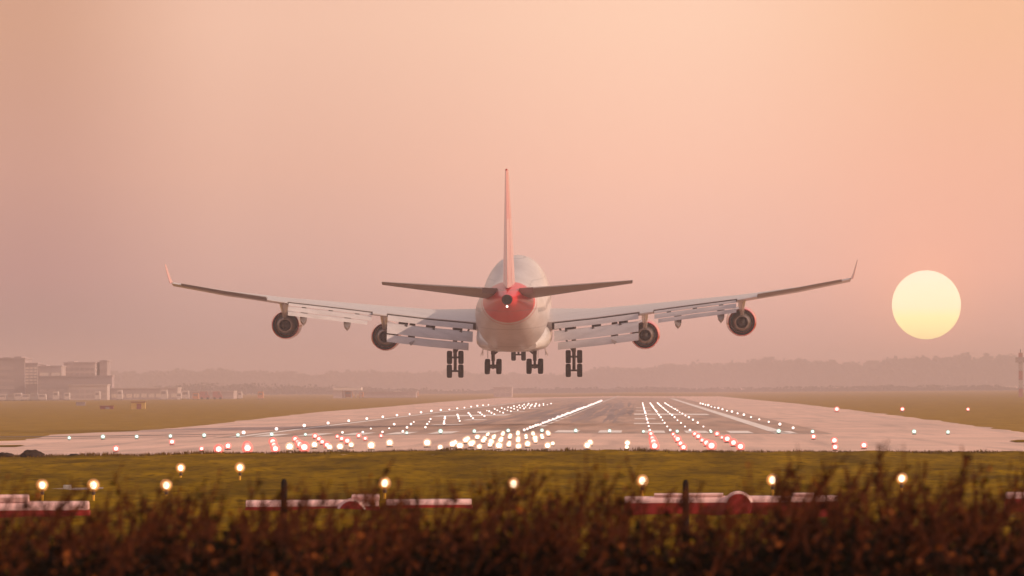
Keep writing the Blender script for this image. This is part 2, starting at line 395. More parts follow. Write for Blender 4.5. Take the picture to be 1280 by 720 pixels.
def afoil(c, th): return 5 * th * (.2969 * math.sqrt(c) - .126 * c - .3516 * c * c + .2843 * c ** 3 - .1036 * c ** 4)
CS = [0, .008, .03, .07, .13, .22, .33, .45, .57, .69, .8, .9, 1]
def loft(secs, name, m, parent, sx=1, vertical=False, camber=.0):
    """secs: (span, sLE, zLE or y-offset, chord, thickness, incidence deg, c0, c1)"""
    bm = bmesh.new(); rings = []
    for x, s, z, ch, th, inc, c0, c1 in secs:
        i = R(inc); cs = [c0 + (c1 - c0) * c for c in CS]; ring = []
        upr, lwr = [], []
        for c in cs:
            y = afoil(c, th) * ch; cm = camber * ch * 4 * c * (1 - c)
            for lst, q in ((upr, cm + y), (lwr, cm - y)):
                a, b = c * ch * math.cos(i) + q * math.sin(i), -c * ch * math.sin(i) + q * math.cos(i)
                lst.append((a, b))
        for a, b in upr + lwr[::-1]:
            ring.append(bm.verts.new((sx * x, 34 - s - a, z + b) if not vertical else (b, 34 - s - a, x)))
        rings.append(ring)
    n = len(rings[0])
    for A_, B_ in zip(rings, rings[1:]):
        for k in range(n): bm.faces.new((A_[k], A_[(k + 1) % n], B_[(k + 1) % n], B_[k]))
    bm.faces.new(rings[0]); bm.faces.new(rings[-1])
    bmesh.ops.remove_doubles(bm, verts=bm.verts, dist=1e-4)
    return link(name, bm, m, parent)

# fin and rudder
fin = loft([(7.9, 53.2, 0, 13.0, .085, 0, 0, .69), (8.9, 54.3, 0, 12.3, .085, 0, 0, .69), (13.5, 58.8, 0, 9.0, .078, 0, 0, .69), (18.75, 64.3, 0, 4.9, .06, 0, 0, .69), (18.9, 64.8, 0, 4.4, .05, 0, 0, .69)],
           'fin', M_fin, plane, vertical=True)
loft([(8.4, 53.75, 0, 12.65, .085, 0, .70, 1), (13.5, 58.8, 0, 9.0, .078, 0, .70, 1), (18.76, 64.3, 0, 4.9, .06, 0, .70, 1)], 'rudder', M_fin, fin, vertical=True)

WS = lambda x: None
def lerp_secs(tab, x):
    for p, q in zip(tab, tab[1:]):
        if x <= q[0]:
            k = (x - p[0]) / (q[0] - p[0]); return [a + (b - a) * k for a, b in zip(p, q)]
    return list(tab[-1])
WT = [(2.6, 18.6, 4.32, 17.3, .12, 1.5), (3.3, 19.3, 4.36, 16.9, .12, 1.4), (7.5, 23.0, 4.72, 14.6, .09, .6), (11.9, 26.9, 5.32, 12.2, .082, .4), (20.8, 34.8, 6.46, 8.0, .085, -.8), (26, 39.5, 7.30, 5.9, .085, -2.4), (30.7, 43.8, 8.28, 4.0, .085, -3.6)]
def wsec(x, c0, c1, **k):
    r = lerp_secs(WT, x); return (*r, c0, c1)
def wpt(x, c):                         # point on the chord line of the wing
    r = lerp_secs(WT, x); i = R(r[5]); return (r[1] + c * r[3] * math.cos(i), r[2] - c * r[3] * math.sin(i))
def hz(x, c):                          # half thickness of the wing at a chord fraction
    r = lerp_secs(WT, x); return afoil(c, r[4]) * r[3]
def flap(name, x0, x1, ds, dz, ch, ang, cf, parent, sx, m=M_flap):
    secs = []
    for x in (x0, (x0 + x1) / 2, x1):
        s, z = wpt(x, cf); secs.append((x, s + ds, z + dz + hz(x, cf), ch, .10, ang, 0, 1))
    return loft(secs, name, m, parent, sx, camber=.03)
for sx in (-1, 1):
    cf = .86
    secs = [wsec(x, 0, cf) for x in (2.6, 3.3, 5.5, 7.5, 9.7, 11.6)] + [wsec(x, 0, .96) for x in (11.62, 12.85)] + [wsec(x, 0, cf) for x in (12.87, 15, 18, 20.5)] + \
           [wsec(x, 0, .97) for x in (20.52, 22.3)] + [wsec(x, 0, .76) for x in (22.32, 24, 26, 28, 29.9)] + [wsec(x, 0, 1) for x in (29.92, 30.7)]
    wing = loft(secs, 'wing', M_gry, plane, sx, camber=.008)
    # triple slotted flaps: vane, main flap, aft flap
    for x0, x1, a in ((3.75, 11.5, ((.10, -.13, 1.32, 20), (1.28, -.80, 2.15, 24), (3.22, -1.80, 1.1, 36))), (12.95, 20.4, ((.10, -.10, .64, 18), (.66, -.39, 1.0, 22), (1.58, -.83, .62, 33)))):
        for (ds, dz, ch, ang), nm in zip(a, ('vane_flap', 'main_flap', 'aft_flap')):
            flap(nm, x0 if nm != 'aft_flap' else x0 + .35, x1, ds, dz, ch, ang, cf, wing, sx)
        # hinge brackets seen dark in the slots
        n = 3
        for k in range(n):
            x = x0 + (x1 - x0) * (.18 + .32 * k); s, z = wpt(x, cf); z += hz(x, cf); big = a[0][2] > 1
            bm = bmesh.new()
            ext = a[1][0] + a[1][2] * .25
            d = (a[1][1] - .1)
            wd = .42 if big else .2
            vs8 = [bm.verts.new((sx * x + dx, 34 - (s + q), z + zz)) for dx in (-wd, wd) for q, zz in ((-.9, -.32), (ext, d), (ext, d - .22), (-.9, -.6))]
            for f in ((0, 1, 2, 3), (4, 7, 6, 5), (0, 4, 5, 1), (1, 5, 6, 2), (2, 6, 7, 3), (3, 7, 4, 0)): bm.faces.new([vs8[i] for i in f])
            link('flap_bracket', bm, M_soot, wing, smooth=False)
    for x, pr_ in ((15.1, (.10, 1.9, -.92, .5)), (19.0, (.10, 1.9, -.92, .5)), (9.3, (.12, 3.3, -1.62, .10)),):
        s, z = wpt(x, .86); bm = bmesh.new(); rg = []
        for q, top, dp, wd in ((-2.4, -.35, .06, .06), (-1.2, -.42, .3, .26), (pr_[1] * .55, pr_[2] * .75, pr_[3], .34), (pr_[1] + .35, pr_[2] - .30, pr_[3] + .12, .32), (pr_[1] + 1.2, pr_[2] - .62, .12, .05)):
            rg.append([bm.verts.new((sx * x + dx, 34 - s - q, z + top - dz)) for dx, dz in ((-wd, 0), (wd, 0), (wd * .75, dp * .55), (0, dp), (-wd * .75, dp * .55))])
        for a_, b_ in zip(rg, rg[1:]):
            for i in range(5): bm.faces.new((a_[i], a_[(i + 1) % 5], b_[(i + 1) % 5], b_[i]))
        bm.faces.new(rg[0]); bm.faces.new(rg[-1])
        link('flap_track_fairing', bm, M_shade_grey, wing)
    # aileron, raised a little so that its underside shows from behind
    asecs = []
    for x in (22.36, 26, 29.86):
        r = lerp_secs(WT, x); s, z = wpt(x, .77); asecs.append((x, s, z, r[3] * .27, .20, r[5] - 6.5, 0, 1))
    loft(asecs, 'aileron', M_shade_grey, wing, sx)
    # winglet
    r = lerp_secs(WT, 30.7)
    bm = bmesh.new(); rg = []
    for dx, dz, ds, ch, th in ((0, 0, 0, 4.0, .30), (.14, .12, .5, 3.3, .22), (.3, .6, 1.1, 2.7, .16), (.62, 1.85, 2.5, 1.2, .07)):
        ring = []
        for k in range(12):
            a = 2 * math.pi * k / 12; ring.append(bm.verts.new((sx * (30.7 + dx + th * .5 * math.sin(a)), 34 - (r[1] + ds + ch * (.5 - .5 * math.cos(a))), r[2] + dz + (r[3] * .03) + .1 * (1 - math.cos(a)) * (1 if dz == 0 else 0))))
        rg.append(ring)
    for a_, b_ in zip(rg, rg[1:]):
        for i in range(12): bm.faces.new((a_[i], a_[(i + 1) % 12], b_[(i + 1) % 12], b_[i]))
    bm.faces.new(rg[0]); bm.faces.new(rg[-1])
    wl = link('winglet', bm, paint('winglet_paint', (.60, .26, .25)), wing); wl['label'] = 'upturned pinkish red winglet'
    # spoiler hinge line: dark slot along the trailing edge
    for x0, x1 in ((3.5, 11.55), (12.92, 20.45)):
        bm = bmesh.new(); pr = []
        for x in (x0, (x0 + x1) / 2, x1):
            s, z = wpt(x, cf); pr.append([bm.verts.new((sx * x, 34 - s - q, z + zz)) for q, zz in ((.004, hz(x, cf) - .01), (.09, hz(x, cf) - .04), (.09, -hz(x, cf)), (.004, -hz(x, cf) - .02))])
        for a_, b_ in zip(pr, pr[1:]):
            for i in range(4): bm.faces.new((a_[i], a_[(i + 1) % 4], b_[(i + 1) % 4], b_[i]))
        bm.faces.new(pr[0]); bm.faces.new(pr[-1])
        link('flap_cove', bm, M_dark, wing, smooth=False)
    # tailplane and elevator, trimmed nose down
    HT = [(1.0, 57.6, 7.45, 9.2, .10, -5.4), (2.2, 58.6, 7.60, 8.6, .10, -5.4), (11.0, 65.2, 8.82, 3.0, .09, -4.6)]
    def hs(x, c0, c1): return (*lerp_secs(HT, x), c0, c1)
    st = loft([hs(1.0, 0, .70), hs(2.2, 0, .72), hs(10.9, 0, .72), hs(10.95, 0, .99), hs(11.0, 0, .99)], 'tailplane', M_shade_grey, plane, sx)
    loft([hs(2.25, .725, 1), hs(6.8, .725, 1), hs(10.88, .725, 1)], 'elevator', M_shade_grey, st, sx)

# engines
def engine(x, s0, z):
    bm = bmesh.new()
    P = [(0, 1.2), (.12, 1.3), (.5, 1.38), (1.6, 1.42), (3.0, 1.40), (4.2, 1.31), (4.85, 1.25), (4.86, 1.20), (4.0, 1.16), (2.6, 1.12), (2.6, .2), (1.0, .2), (1.0, 1.1), (.2, 1.16)]
    lathe(bm, [(34 - s0 - a, r) for a, r in P], 'y', 36, (x, 0, z), closed=True)
    e = link('engine', bm, [M_red], plane)
    bm = bmesh.new(); lathe(bm, [(34 - s0 - a, r) for a, r in ((2.7, 1.115), (4.80, 1.185), (4.80, 1.17), (2.7, 1.09))], 'y', 36, (x, 0, z), closed=True); link('bypass_duct', bm, M_dark, e)
    bm = bmesh.new(); lathe(bm, [(34 - s0 - a, r) for a, r in ((2.62, .98), (4.4, .93), (5.3, .78), (5.95, .60), (5.95, .55), (5.0, .53), (2.7, .53))], 'y', 32, (x, 0, z), closed=True); link('core_cowl', bm, M_metal, e)
    bm = bmesh.new(); lathe(bm, [(34 - s0 - a, r) for a, r in ((4.9, .525), (5.0, .34), (5.9, .26), (6.5, .06), (6.52, 0))], 'y', 24, (x, 0, z)); link('exhaust_cone', bm, M_soot, e)
    # pylon: wide where it meets the wing, narrowing to the cowl
    ax = abs(x); sle = lerp_secs(WT, ax)
    bm = bmesh.new(); rg = []
    for s, w0, zt, w1, zb in ((s0 + 1.4, .05, z + 1.5, .05, z + 1.3), (s0 + 2.6, .30, z + 1.85, .3, z + 1.2), (s0 + 4.4, .34, sle[2] - .02 + .1, .24, z + 1.0), (s0 + 6.6, .34, wpt(ax, .32)[1] - .1, .16, z + .72), (s0 + 9.2, .34, wpt(ax, .5)[1] - .1, .06, wpt(ax, .5)[1] - .95), (s0 + 10.6, .2, wpt(ax, .66)[1] - .05, .04, wpt(ax, .66)[1] - .35)):
        rg.append([bm.verts.new((x + dx, 34 - s, zz)) for dx, zz in ((-w0, zt), (w0, zt), (w1, zb), (-w1, zb))])
    for a_, b_ in zip(rg, rg[1:]):
        for i in range(4): bm.faces.new((a_[i], a_[(i + 1) % 4], b_[(i + 1) % 4], b_[i]))
    bm.faces.new(rg[0]); bm.faces.new(rg[-1])
    link('pylon', bm, M_wht, e, smooth=False)
for x, s0, z in ((-21, 30.6, 4.32), (21, 30.6, 4.32), (-12.1, 22.6, 2.92), (12.1, 22.6, 2.92)): engine(x, s0, z)

# landing gear
def wheel_bm(r, wd):
    bm = bmesh.new(); h = wd / 2
    lathe(bm, [(-h * .7, r * .5), (-h * .95, r * .68), (-h, r * .84), (-h * .82, r * .95), (-h * .5, r * .995), (0, r), (h * .5, r * .995), (h * .82, r * .95), (h, r * .84), (h * .95, r * .68), (h * .7, r * .5)], 'x', 28)
    for f in bm.faces:
        if f.calc_center_median().length < .02 or max((v.co.y ** 2 + v.co.z ** 2) ** .5 for v in f.verts) < r * .69: f.material_index = 1
    return bm
def me_of(bm, mats):
    bmesh.ops.recalc_face_normals(bm, faces=bm.faces); me = bpy.data.meshes.new('wheel'); bm.to_mesh(me); bm.free()
    for m in mats: me.materials.append(m)
    me.polygons.foreach_set('use_smooth', [True] * len(me.polygons)); return me
W_main, W_nose = me_of(wheel_bm(.62, .48), (M_tyre, M_hub)), me_of(wheel_bm(.58, .44), (M_tyre, M_hub))
def put_wheel(me, parent, loc):
    o = bpy.data.objects.new('wheel', me); col.objects.link(o); o.parent = parent; o.location = loc
def bogie(x, s, zc, tilt, ztop, brace, doors):
    """four wheels on a beam; tilt lowers the rear axle"""
    y = 34 - s; dy, dz = .74 * math.cos(tilt), .74 * math.sin(tilt)
    bm = bmesh.new()
    tube(bm, [(x, y + dy, zc + dz), (x, y - dy, zc - dz)], .15, 8)
    for sg in (-1, 1): tube(bm, [(x - .56, y + sg * dy, zc + sg * dz), (x + .56, y + sg * dy, zc + sg * dz)], .09, 8)
    tube(bm, [(x, y, zc - .05), (x, y, zc + .5), (x, y, zc + .52), (x, y, zc + 1.1)], [.12, .12, .17, .17], 10)
    tube(bm, [(x, y, zc + 1.1), (x, y, ztop)], [.2, .22], 10)
    tube(bm, [(x, y - .22, zc + .35), (x, y - .45, zc + .8), (x, y - .2, zc + 1.25)], .05, 6)
    if brace:
        tube(bm, [(x, y, zc + 1.05), (x - math.copysign(1.15, x), y + .3, ztop)], .085, 8)
        tube(bm, [(x - math.copysign(.1, x), y, zc + 1.15), (x + math.copysign(.5, x), y + .1, ztop)], .06, 8)
        tube(bm, [(x, y, zc + 1.3), (x, y + 2.0, ztop + .3)], .07, 8)
    else:
        tube(bm, [(x, y, zc + .95), (x - math.copysign(1.6, x), y + .6, ztop)], .09, 8)
    g = link('landing_gear', bm, M_gear, plane)
    for sg in (-1, 1):
        for sw_ in (-.53, .53): put_wheel(W_main, g, (x + sw_, y + sg * dy, zc + sg * dz))
    for d in doors:
        bm = bmesh.new(); x0, x1, y0, y1, z0, z1 = d
        v = [bm.verts.new(p) for p in ((x0, y0, z0), (x1, y0, z1), (x1, y1, z1), (x0, y1, z0), (x0 + .05, y0, z0), (x1 + .05, y0, z1), (x1 + .05, y1, z1), (x0 + .05, y1, z0))]
        for f in ((0, 1, 2, 3), (4, 7, 6, 5), (0, 4, 5, 1), (1, 5, 6, 2), (2, 6, 7, 3), (3, 7, 4, 0)): bm.faces.new([v[i] for i in f])
        link('gear_door', bm, M_wht, g, smooth=False)
for sx in (-1, 1):
    bogie(sx * 1.92, 34.6, .34, R(5), 2.3, True, [(sx * 3.1, sx * 2.75, -1.6, 1.0, 1.35, 2.1)])
    bogie(sx * 5.5, 31.4, .45, R(57), 4.2, False, [])
bm = bmesh.new(); y = 34 - 8.2
tube(bm, [(0, y, .48), (0, y, 1.3), (0, y - .1, 2.3)], [.09, .14, .15], 10); tube(bm, [(-.5, y, .48), (.5, y, .48)], .08, 8); tube(bm, [(0, y, 1.2), (0, y - 1.3, 2.25)], .07, 8)
ng = link('landing_gear', bm, M_gear, plane)
for dx in (-.48, .48): put_wheel(W_nose, ng, (dx, y, .48))
for sg in (-1, 1):
    bm = bmesh.new(); box(bm, sg * .95 - .03, sg * .95 + .03, y - .3, y + 2.6, 1.35, 2.3); link('gear_door', bm, M_wht, ng, smooth=False)
for x, q in ((-2.9, 1.5), (2.9, 1.5), (-2.3, -6), (2.3, -6)): bm = bmesh.new(); box(bm, x - .03, x + .03, q - .3, q + .3, 1.3, 1.9 if q > 0 else 2.5); link('belly_antenna', bm, M_gry, plane, smooth=False)

# ------------------------------------------------------------------ airfield lights
def ordn(k):
    names = ['first', 'second', 'third', 'fourth', 'fifth', 'sixth', 'seventh', 'eighth', 'ninth', 'tenth', 'eleventh', 'twelfth', 'thirteenth', 'fourteenth', 'fifteenth', 'sixteenth', 'seventeenth', 'eighteenth', 'nineteenth', 'twentieth']
    if k < 20: return names[k]
    n = k + 1; return '%d%s' % (n, 'th' if 10 < n % 100 < 14 else {1: 'st', 2: 'nd', 3: 'rd'}.get(n % 10, 'th'))
M_cast = mat('cast_iron_fitting', (.12, .10, .09), .5, metal=.4)
E_white = emit('white_runway_lamp', (1, .78, .70), 2.2)
E_cl = emit('centreline_lamp', (1, .78, .72), 1.5)
E_hot = emit('hot_approach_lamp', (1, .76, .60), 6)
E_redhot = emit('red_lamp_core', (1, .60, .52), 4.5)
E_green = emit('green_lamp_core', (.72, 1, .86), 2.4)
def halo_shell(name, c, s, al):  # see-through glowing shell, added to imitate the bloom round a lamp
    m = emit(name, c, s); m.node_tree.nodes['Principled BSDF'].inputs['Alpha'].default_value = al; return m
E_amber, E_red, E_teal = halo_shell('amber_halo', (1, .50, .26), 1.05, .42), halo_shell('red_halo', (1, .09, .065), 1.1, .50), halo_shell('green_halo', (.35, .75, .60), .8, .3)
def light_proto(name, r, core, lens, lift=.02, halo=1.45, squash=.95):  # lens: material of the added halo shell, sized by halo
    """a low airfield light: iron plate, bright lamp and, as lens, an added shell imitating its glow"""
    bm = bmesh.new()
    lathe(bm, [(-.02, r * 1.3), (.03, r * 1.3), (.05, r * 1.1), (.05, 0)], 'z', 14)
    n0 = len(bm.faces)
    lathe(bm, [(.05, r * .4), (.05 + r * .5, r * .3), (.05 + r * .5, 0)], 'z', 10)
    n0 = len(bm.faces)
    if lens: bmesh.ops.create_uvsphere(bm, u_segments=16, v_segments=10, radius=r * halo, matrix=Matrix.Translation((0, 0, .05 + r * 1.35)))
    n1 = len(bm.faces)
    bmesh.ops.create_uvsphere(bm, u_segments=14, v_segments=9, radius=r, matrix=Matrix.Translation((0, 0, .05 + r * 1.35)) @ Matrix.Diagonal((1, 1, squash, 1)))
    bm.faces.ensure_lookup_table()
    for i, f in enumerate(bm.faces): f.material_index = 0 if i < n0 else (1 if i < n1 else 2)
    o = link(name, bm, [M_cast, lens or M_cast, core]); return o
used = set()
def place(proto, x, y, label, cat, group, scale=1.0):
    if proto.name in used: o = proto.copy(); col.objects.link(o)
    else: o = proto; used.add(proto.name)
    o.location = (x, y, gz(x) + .032); o.scale = (scale * random.choice((.72, .82, .9, .95, 1, 1.05, 1.12)),) * 3
    return tag(o, label, cat, group)

P_tdz = light_proto('touchdown_light', .105, E_white, None)
rows = [566 + 60 * k for k in range(17)]
for si, sname in ((1, 'right'), (-1, 'left')):
    for j, u in enumerate((9.4, 10.95, 12.45, 14.0)):
        for k, y in enumerate(rows):
            place(P_tdz, CL + si * u, y, 'small white light in %s line right of the centreline, %s from near end' % (ordn(j), ordn(k)) if si > 0 else
                  'small white light in %s line left of the centreline, %s from near end' % (ordn(j), ordn(k)), 'runway light', 'white touchdown lights in eight lines', .9 + .0006 * (y - 566))
P_cl = light_proto('centreline_light', .12, E_cl, None)
for k in range(76):
    y = 556 + 15.5 * k
    place(P_cl, CL, y, 'bright white light in the dense centreline row, %s from the near end' % ordn(k), 'runway light', 'centreline lights along the runway', .95 + .0007 * (y - 556))
P_edge = light_proto('edge_light', .14, E_white, None)
for k in range(19):
    y = 573 + 52 * k
    place(P_edge, CL - 21.9, y, 'white edge light on the left runway edge line, %s from the near end' % ordn(k), 'runway light', 'edge lights on the left line', .9 + .0006 * (y - 570))
for k in range(17):
    y = 600 + 56 * k
    place(P_edge, CL + 21.0, y, 'white edge light outside the right runway edge line, %s from the near end' % ordn(k), 'runway light', 'edge lights on the right line', .85 + .0006 * (y - 570))
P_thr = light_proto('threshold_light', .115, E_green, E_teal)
for k in range(27):
    u = -33.6 + 2.5 * k
    if k in (8, 9, 20, 23, 24): continue
    place(P_thr, CL + u, 550, 'pale green light in the row across the runway start, %s from left' % ordn(k - (0 if k < 8 else 2 if k < 20 else 3 if k < 23 else 5)), 'runway light', 'green threshold lights')
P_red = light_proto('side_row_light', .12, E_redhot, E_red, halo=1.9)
for si, sname in ((1, 'right'), (-1, 'left')):
    for j, u in enumerate((9.4, 10.95, 12.45, 14.0)):
        for k, y in enumerate((399, 428, 458, 488, 518)):
            place(P_red, CL + si * u, y, 'red light in %s line %s of the bright centre cluster, %s from grass' % (ordn(j), sname, ordn(k)), 'approach light', 'red approach side lights', 1.25 if k == 0 else (1.05 if k < 3 else .85))
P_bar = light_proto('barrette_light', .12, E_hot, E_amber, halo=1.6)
for k in range(9):
    y = 399 + 16 * k
    for j in range(5):
        place(P_bar, CL + (j - 2) * 1.05 + .25 * (k % 2), y, 'bright warm light of the centre cluster, %s row from grass, %s from left' % (ordn(k), ordn(j)), 'approach light', 'centre barrette lights', 1.05 - .03 * k)
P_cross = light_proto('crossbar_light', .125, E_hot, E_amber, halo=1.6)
for k, (u0, rows_) in enumerate(((3.6, (404, 428)), (5.75, (404, 428)), (7.9, (404, 428)))):
    for r_, y in enumerate(rows_):
        place(P_cross, CL + u0, y, 'large warm white light right of the centre cluster, %s from it, %s row' % (ordn(k), 'nearer' if r_ == 0 else 'farther'), 'approach light', 'crossbar approach lights', .95)
for k, (px, py) in enumerate(((534, 558.5), (487, 558), (464, 562), (439, 559.5), (425, 562.5), (412, 562.5), (393, 560), (362, 563.5))):
    p = G(px, py + 1.5)
    place(P_cross, p.x, p.y, 'large warm white light left of the centre cluster, %s from it' % ordn(k), 'approach light', 'crossbar approach lights', 1.1)
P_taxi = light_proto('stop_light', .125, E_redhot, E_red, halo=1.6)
for px, py, lb in ((1046, 515.5, 'red light on the right lawn edge, leftmost of three'), (1128, 515, 'red light on the right lawn, middle of three'), (1210, 514.5, 'red light on the right lawn, rightmost of three'),
                   (1043, 556, 'red light on pavement right of the red rows, the farther of two'), (1080, 562, 'red light on right pavement close to the grass'), (1017, 550, 'dim red light right behind a pale green light'),
                   (1044, 564, 'dim red light half hidden by grass at right'), (145, 566, 'lone red light at the left grass edge'), (215, 557, 'small red light behind the grass at left'), (252, 565, 'red light left of the left red rows'),
                   (285, 563, 'red light just left of the left red rows')):
    p = G(px, py); place(P_taxi, p.x, p.y, lb, 'taxiway light', 'red taxiway lights', 1.0 if 100 < px < 290 and py > 560 else (1.9 if py < 520 else .95))

# amber approach lights on yellow poles in the near grass
M_yel = mat('yellow_pole_paint', (.80, .42, .02), .5)
E_lamp = emit('approach_lamp_bulb', (1, .72, .50), 8, True)
E_halo, E_halo2 = halo_shell('amber_inner_halo', (1, .42, .09), 1.0, .55), halo_shell('amber_outer_halo', (1, .30, .03), .65, .30)
E_halo_disc = emit('amber_halo_disc', (1, .34, .04), 1.4)
M_hous = mat('dark_lamp_housing', (.06, .03, .02), .6)
def approach_light(px, py_lamp, py_base, label):
    b = G(px, py_base); h = A(px, py_lamp, b.y).z - b.z
    e = empty('approach_light', b); tag(e, label, 'approach light', 'amber approach lights on poles')
    bm = bmesh.new(); tube(bm, [(0, 0, -.15), (0, 0, h - .28)], .036, 8); link('pole', bm, M_yel, e)
    bm = bmesh.new(); lathe(bm, [(h - .30, .03), (h - .27, .055), (h - .15, .055), (h - .12, .03)], 'z', 12); bmesh.ops.rotate; link('housing', bm, M_hous, e)
    bm = bmesh.new(); lathe(bm, [(.02, .145), (.10, .145), (.12, .09), (.12, 0)], 'y', 20, (0, 0, h)); link('halo_disc', bm, E_halo_disc, e)  # glowing disc added behind the bulb for an amber halo
    bm = bmesh.new(); bmesh.ops.create_uvsphere(bm, u_segments=18, v_segments=12, radius=.135, matrix=Matrix.Translation((0, -.05, h))); gl = link('inner_halo', bm, E_halo, e)  # see-through shell added as the glow close round the bulb
    bm = bmesh.new(); bmesh.ops.create_uvsphere(bm, u_segments=18, v_segments=12, radius=.20, matrix=Matrix.Translation((0, -.05, h))); link('outer_halo', bm, E_halo2, gl)  # wider, fainter shell of the same imitated glow
    bm = bmesh.new(); bmesh.ops.create_uvsphere(bm, u_segments=16, v_segments=10, radius=.095, matrix=Matrix.Translation((0, -.06, h)) @ Matrix.Diagonal((1, .7, 1.18, 1))); link('bulb', bm, E_lamp, e)
for q in ((481, 604, 626, 'amber lamp on a pole behind the red barriers left of centre'), (642, 605, 627, 'amber lamp on a pole in the grass right below the jet'), (803, 601, 626, 'amber lamp on a yellow pole above the left end of the long red barrier'),
          (966, 600, 625, 'amber lamp above the right half of the long red barrier'), (1127, 598, 622, 'amber lamp on a yellow pole standing alone at right'), (208, 606.5, 624, 'amber lamp, lowest of the three to the right of the crossbar'),
          (226, 585, 599, 'amber lamp, left of the two farthest back in the grass'), (300, 584.5, 604, 'amber lamp on a yellow pole, right of the two farthest back'), (53, 606.5, 628, 'amber lamp at the left end of the low crossbar'), (117, 606.5, 630, 'amber lamp at the right end of the low crossbar')):
    approach_light(*q)
a, b = A(36, 613, 255), A(129, 611, 255)
bm = bmesh.new(); tube(bm, [a, b], .05, 8)
for f in (.15, .5, .86): p = a.lerp(b, f); tube(bm, [p, (p.x, p.y, -.1)], .035, 6)
o = link('crossbar', bm, mat('galvanised_bar', (.42, .34, .32), .4, metal=.5)); tag(o, 'low grey horizontal bar carrying two amber lamps at left', 'bar')
c_ = a.lerp(b, .52); bm = bmesh.new(); box(bm, c_.x - .14, c_.x + .14, c_.y - .2, c_.y - .06, c_.z - .08, c_.z + .16); o = link('junction_box', bm, mat('pale_box', (.5, .45, .42), .5), smooth=False)
bv = o.modifiers.new('bevel', 'BEVEL'); bv.width = .02; tag(o, 'small pale box fixed to the middle of the crossbar', 'box')

# ------------------------------------------------------------------ red and white barriers, fence posts
M_bred = mat('red_barrier_plastic', (.33, .016, .012), .6, vary=.5, scale=1.6, spec=.2)
M_bwht = mat('faded_white_plastic', (.86, .50, .47), .45, vary=.2, scale=1.5)
def barrier(x0p, x1p, ytop, ymid, ybot, label, steps=(), drum=None, Y=196, rail=True):
    """steps: (x0, x1, ytop) raised white caps; drum: (xc, r_px, yc)"""
    a = A(x0p, ymid, Y); b = A(x1p, ymid, Y); e = empty('barrier', (a.x, Y, 0)); tag(e, label, 'barrier', 'red and white barriers in the near grass')
    Z = lambda py, px: A(px, py, Y).z
    mx = (x0p + x1p) / 2; z0, z1, z2 = Z(ybot, mx), Z(ymid, mx), Z(ytop, mx)
    Lg = b.x - a.x
    def slab(nm, xa, xb, prof, m):
        bm = bmesh.new(); rg = [[bm.verts.new((x, y, z)) for y, z in prof] for x in (xa, xa + .06, xb - .06, xb)]
        cy, cz = sum(p[0] for p in prof) / len(prof), sum(p[1] for p in prof) / len(prof)
        for r_ in (rg[0], rg[-1]):
            for v in r_: v.co.y = cy + (v.co.y - cy) * .93; v.co.z = cz + (v.co.z - cz) * .93
        n = len(prof)
        for p, q in zip(rg, rg[1:]):
            for i in range(n): bm.faces.new((p[i], p[(i + 1) % n], q[(i + 1) % n], q[i]))
        bm.faces.new(rg[0]); bm.faces.new(rg[-1]); return link(nm, bm, m, e)
    d = .34
    slab('body', 0, Lg, [(-d * .8, z0), (-d * .97, z0 + (z1 - z0) * .25), (-d * 1.05, (z0 + z1) / 2), (-d * 1.03, z0 + (z1 - z0) * .8), (-d * .97, z1), (d * .97, z1), (d, z0)], M_bred)
    slab('top_cap', .02, Lg - .02, [(-d * .97 * math.cos(q * math.pi / 10), z1 + .004 + (z2 - z1) * math.sin(q * math.pi / 10) ** .8) for q in range(11)], M_bwht)
    for sx0, sx1, sy in steps:
        xa, xb = A(sx0, ymid, Y).x - a.x, A(sx1, ymid, Y).x - a.x; zt = Z(sy, (sx0 + sx1) / 2)
        slab('raised_cap', xa, xb, [(-d * .6, z2 - .01), (-d * .62, z2 + (zt - z2) * .6), (-d * .35, zt), (d * .35, zt), (d * .6, z2 - .01)], M_bwht)
    if drum:
        xc, rp, yc = drum; r = rp * Y / F; cx = A(xc, yc, Y).x - a.x; cz = Z(yc, xc)
        bm = bmesh.new(); lathe(bm, [(-.52, 0), (-.52, r * .9), (-.48, r * .93), (.3, r * .93)], 'y', 28, (cx, 0, cz)); dd = link('drum_end', bm, M_bred, e)
        bm = bmesh.new(); arc = [(cx + r * 1.02 * math.cos(t_), cz + r * 1.02 * math.sin(t_)) for t_ in [math.pi * (.10 + .8 * i / 14) for i in range(15)]]
        rg = [[bm.verts.new((cx + (x - cx) * f, yy, cz + (z - cz) * f)) for f, yy in ((.93, -.42), (1.1, -.36), (1.1, .36), (.93, .36))] for x, z in arc]
        for p, q in zip(rg, rg[1:]):
            for i in range(4): bm.faces.new((p[i], p[(i + 1) % 4], q[(i + 1) % 4], q[i]))
        bm.faces.new(rg[0]); bm.faces.new(rg[-1]); link('drum_cap', bm, M_bwht, e)
    slab('base', .15, Lg - .15, [(-d * .85, .02), (-d * .9, z0 * .5), (-d * .8, z0 - .05), (d * .8, z0 - .05), (d * .85, .02)], M_bred)
    if rail: slab('lower_rail', .1, Lg - .1, [(-d * 1.12, z0 - .12), (-d * 1.12, z0 - .04), (-d * .9, z0 - .04), (-d * .9, z0 - .12)], M_bwht)
    bm = bmesh.new(); n = max(2, int(Lg / 1.2))
    for k in range(n):
        x = Lg * (k + .5) / n; box(bm, x - .12, x + .12, -.2, .2, -.1, z0 + .01)
    link('foot', bm, M_bred, e, smooth=False)
barrier(-90, 112, 627, 638, 651, 'red barrier at the left edge with a raised white hump on top', [(-80, 36, 618.5)])
barrier(307, 474, 625, 633, 654, 'red barrier left of centre with a white knob and round red drum', [(440, 474, 618)], (440, 17, 642), 200, False)
barrier(482, 590, 624, 631, 652, 'short red barrier left of centre with thin white top', [], None, 203)
